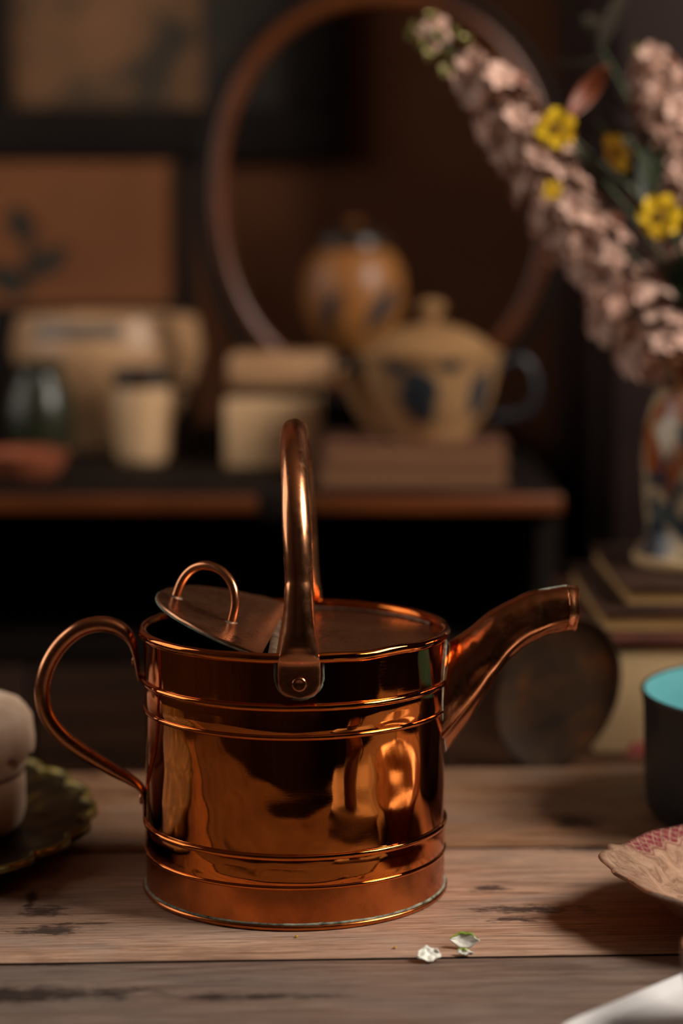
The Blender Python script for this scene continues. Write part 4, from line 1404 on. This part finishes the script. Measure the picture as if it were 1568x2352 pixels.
def teapot():
    Y = BY + .075
    xl, xr = at_y(832, 900, Y).x, at_y(1146, 900, Y).x
    R = (xr - xl) / 2
    zt = at_y(980, 806, Y).z
    H = zt - BT
    t = thing('blue_printed_teapot', 'squat cream teapot with blue printed patches standing on flat books', 'teapot', ((xl + xr) / 2, Y, BT + .0003))
    pr = [(.0004, 0), (R * .56, 0), (R * .60, .004), (R * .62, .010), (R * .78, H * .25), (R * .90, H * .50), (R * .97, H * .75), (R * 1.0, H * .90), (R * 1.04, H * .94), (R * 1.05, H * .98), (R * 1.0, H), (R * .90, H * 1.0)]
    V, Fc = lathe(pr, 72)
    M['tea_cream'] = simple('tea_stained_cream', srgb(176, 136, 92), srgb(150, 112, 74), 12, .4)
    b = obj('body', V, Fc, M['tea_cream'], t)
    # printed patches stand as thin raised glaze on the body
    def patch(ac, zc, aw, zh):
        V, Fc = [], []
        n = 26
        def rad(z):
            zz = max(0, min(H, z)) 
            for (r0, z0), (r1, z1) in zip(pr, pr[1:]):
                if z0 <= zz <= z1 and z1 > z0:
                    return r0 + (r1 - r0) * (zz - z0) / (z1 - z0)
            return R
        for f in (1.0, .8, .4, .01):
            for i in range(n):
                a = 2 * PI * i / n
                k = 1 + .28 * nz(math.cos(a) * 2 + ac * 3, math.sin(a) * 2, zc * 40)
                an = ac + aw * f * k * math.cos(a); z = zc + zh * f * k * math.sin(a)
                rr = rad(z) + (.0002 if f == 1.0 else .0012)
                V.append((rr * math.cos(an), rr * math.sin(an), z))
        for j in range(3):
            for i in range(n):
                i2 = (i + 1) % n
                Fc.append((j * n + i, j * n + i2, (j + 1) * n + i2, (j + 1) * n + i))
        obj('blue_print', V, Fc, M['blue_print'], b)
    patch(math.radians(257), H * .52, .30, H * .30)
    patch(math.radians(284), H * .86, .16, H * .07)
    patch(math.radians(236), H * .84, .16, H * .08)
    patch(math.radians(318), H * .55, .25, H * .26)
    lidp = [(R * .90, H * 1.0), (R * .92, H * 1.02), (R * .86, H * 1.06), (R * .70, H * 1.16), (R * .48, H * 1.25), (R * .25, H * 1.30), (R * .12, H * 1.32), (.0004, H * 1.33)]
    V, Fc = lathe(lidp, 56)
    l = obj('lid', V, Fc, M['tea_cream'], t)
    kz = at_y(978, 690, Y).z - BT
    V, Fc = lathe([(R * .10, H * 1.30), (R * .10, H * 1.37), (R * .20, H * 1.40 + (kz - H * 1.4) * .4), (R * .22, H * 1.4 + (kz - H * 1.4) * .7), (R * .12, kz), (.0004, kz + .001)], 28)
    obj('knob', V, Fc, M['tea_cream'], l)
    o = t.location
    pts = [at_y(890, 985, Y) - o, at_y(850, 950, Y) - o, at_y(820, 905, Y) - o, at_y(800, 868, Y) - o, at_y(780, 845, Y) - o]
    pts, v = catmull(pts, 6, [(.015,), (.012,), (.0095,), (.008,), (.0078,)])
    V, Fc = sweep(pts, [a[0] for a in v], [a[0] for a in v], (0, 1, 0), 18)
    obj('spout', V, Fc, M['tea_cream'], t)
    pts = [Vector((R * .94, 0, H * .82)), Vector((R * 1.35, 0, H * .90)), Vector((R * 1.52, 0, H * .62)), Vector((R * 1.40, 0, H * .32)), Vector((R * .90, 0, H * .24))]
    pts = catmull(pts, 6)
    V, Fc = sweep(pts, [.005] * len(pts), [.007] * len(pts), (0, 1, 0), 12)
    obj('handle', V, Fc, M['blue_print'], t)
teapot()

def riser_and_jar():
    Y = BY + .365
    zs = at_y(815, 806, Y).z
    xl, xr = at_y(640, 900, Y).x, at_y(1010, 900, Y).x
    t = thing('wooden_box', 'dark wooden box behind the teapot carrying the leaf-painted jar', 'box', ((xl + xr) / 2, Y, SZ))
    w = (xr - xl) / 2
    box('body', -w, w, -.07, .07, .0002, zs - SZ - .010, M['black_wood'], t, .003)
    box('lid', -w - .003, w + .003, -.073, .073, zs - SZ - .0098, zs - SZ, M['black_wood'], t, .003)
    jl, jr = at_y(695, 680, Y).x, at_y(930, 680, Y).x
    R = (jr - jl) / 2
    H = at_y(815, 572, Y).z - zs
    j = thing('ginger_jar', 'round tan lidded jar painted with slanting dark leaves', 'jar', ((jl + jr) / 2, Y, zs + .0003))
    pr = [(.0004, 0), (R * .52, 0), (R * .56, .003), (R * .78, H * .16), (R * .95, H * .38), (R, H * .58), (R * .95, H * .78), (R * .80, H * .93), (R * .66, H)]
    V, Fc = lathe(pr, 64)
    M['tan_glaze'] = simple('tan_glaze_jar', srgb(168, 112, 58), srgb(146, 92, 46), 10, .4)
    b = obj('body', V, Fc, M['tan_glaze'], j)
    def rad(z):
        for (r0, z0), (r1, z1) in zip(pr, pr[1:]):
            if z0 <= z <= z1 and z1 > z0:
                return r0 + (r1 - r0) * (z - z0) / (z1 - z0)
        return R
    for (a0, z0, a1, z1, wd) in [(math.radians(226), H * .18, math.radians(255), H * .62, .14), (math.radians(287), H * .20, math.radians(322), H * .66, .20)]:
        V, Fc = [], []
        n = 14
        for i in range(n + 1):
            s = i / n
            w_ = wd * math.sin(PI * (.05 + .9 * s))
            for q in (-1, -.4, .4, 1):
                an = a0 + (a1 - a0) * s + w_ * q
                z = z0 + (z1 - z0) * s - w_ * q * H * .25
                rr = rad(max(.0, min(H, z))) + (.0012 if abs(q) < .9 else .0003)
                V.append((rr * math.cos(an), rr * math.sin(an), z))
        for i in range(n):
            for q in range(3):
                a = i * 4 + q
                Fc.append((a, a + 1, a + 5, a + 4))
        obj('painted_leaf', V, Fc, M['blue_print'], b)
    V, Fc = lathe([(R * .68, H), (R * .74, H * 1.02), (R * .70, H * 1.10), (R * .4, H * 1.2), (R * .1, H * 1.22), (.0004, H * 1.22)], 40)
    l = obj('lid', V, Fc, M['brown_and_shade'], j)
    kz = at_y(832, 505, Y).z - zs
    V, Fc = lathe([(R * .08, H * 1.2), (R * .16, H * 1.22 + (kz - H * 1.22) * .35), (R * .19, H * 1.22 + (kz - H * 1.22) * .65), (R * .10, kz), (.0004, kz)], 24)
    obj('knob', V, Fc, M['tan_glaze'], l)
    return Y
RYB = riser_and_jar()

def hoop():
    Y = RYB - .095
    c = at_y(880, 450, Y)
    a_ = at_y(1261, 450, Y).x - c.x
    b_ = c.z - at_y(880, 895, Y).z
    def se(a, A, B, y=0.0):
        ca, sa = math.cos(a), math.sin(a)
        k = 2 / 2.2
        return Vector((A * math.copysign(abs(ca) ** k, ca), y, cz + B * math.copysign(abs(sa) ** k, sa)))
    t = thing('oval_hoop', 'tall oval amber wood hoop frame standing behind the teapot', 'frame', (c.x, Y, SZ))
    o = t.location
    n = 96
    cz = c.z - o.z
    P = [se(2 * PI * i / n, a_, b_) for i in range(n)]
    V, Fc = sweep(P, [.0095] * n, [.0085] * n, (0, 1, 0), 14, loop=True)
    obj('ring', V, Fc, M['hoop_wood'], t)
    P = [se(2 * PI * i / n, a_ + .016, b_ + .016, .004) for i in range(n)]
    V, Fc = sweep(P, [.0085] * n, [.010] * n, (0, 1, 0), 12, loop=True)
    obj('outer_ring', V, Fc, M['black_wood'], t)
    zb2 = cz - b_ - .024
    box('foot', -.07, .07, -.013, .013, .0002, .014, M['black_wood'], t, .003)
    box('post', -.012, .012, -.010, .010, .0141, zb2 + .006, M['black_wood'], t, .002)
hoop()
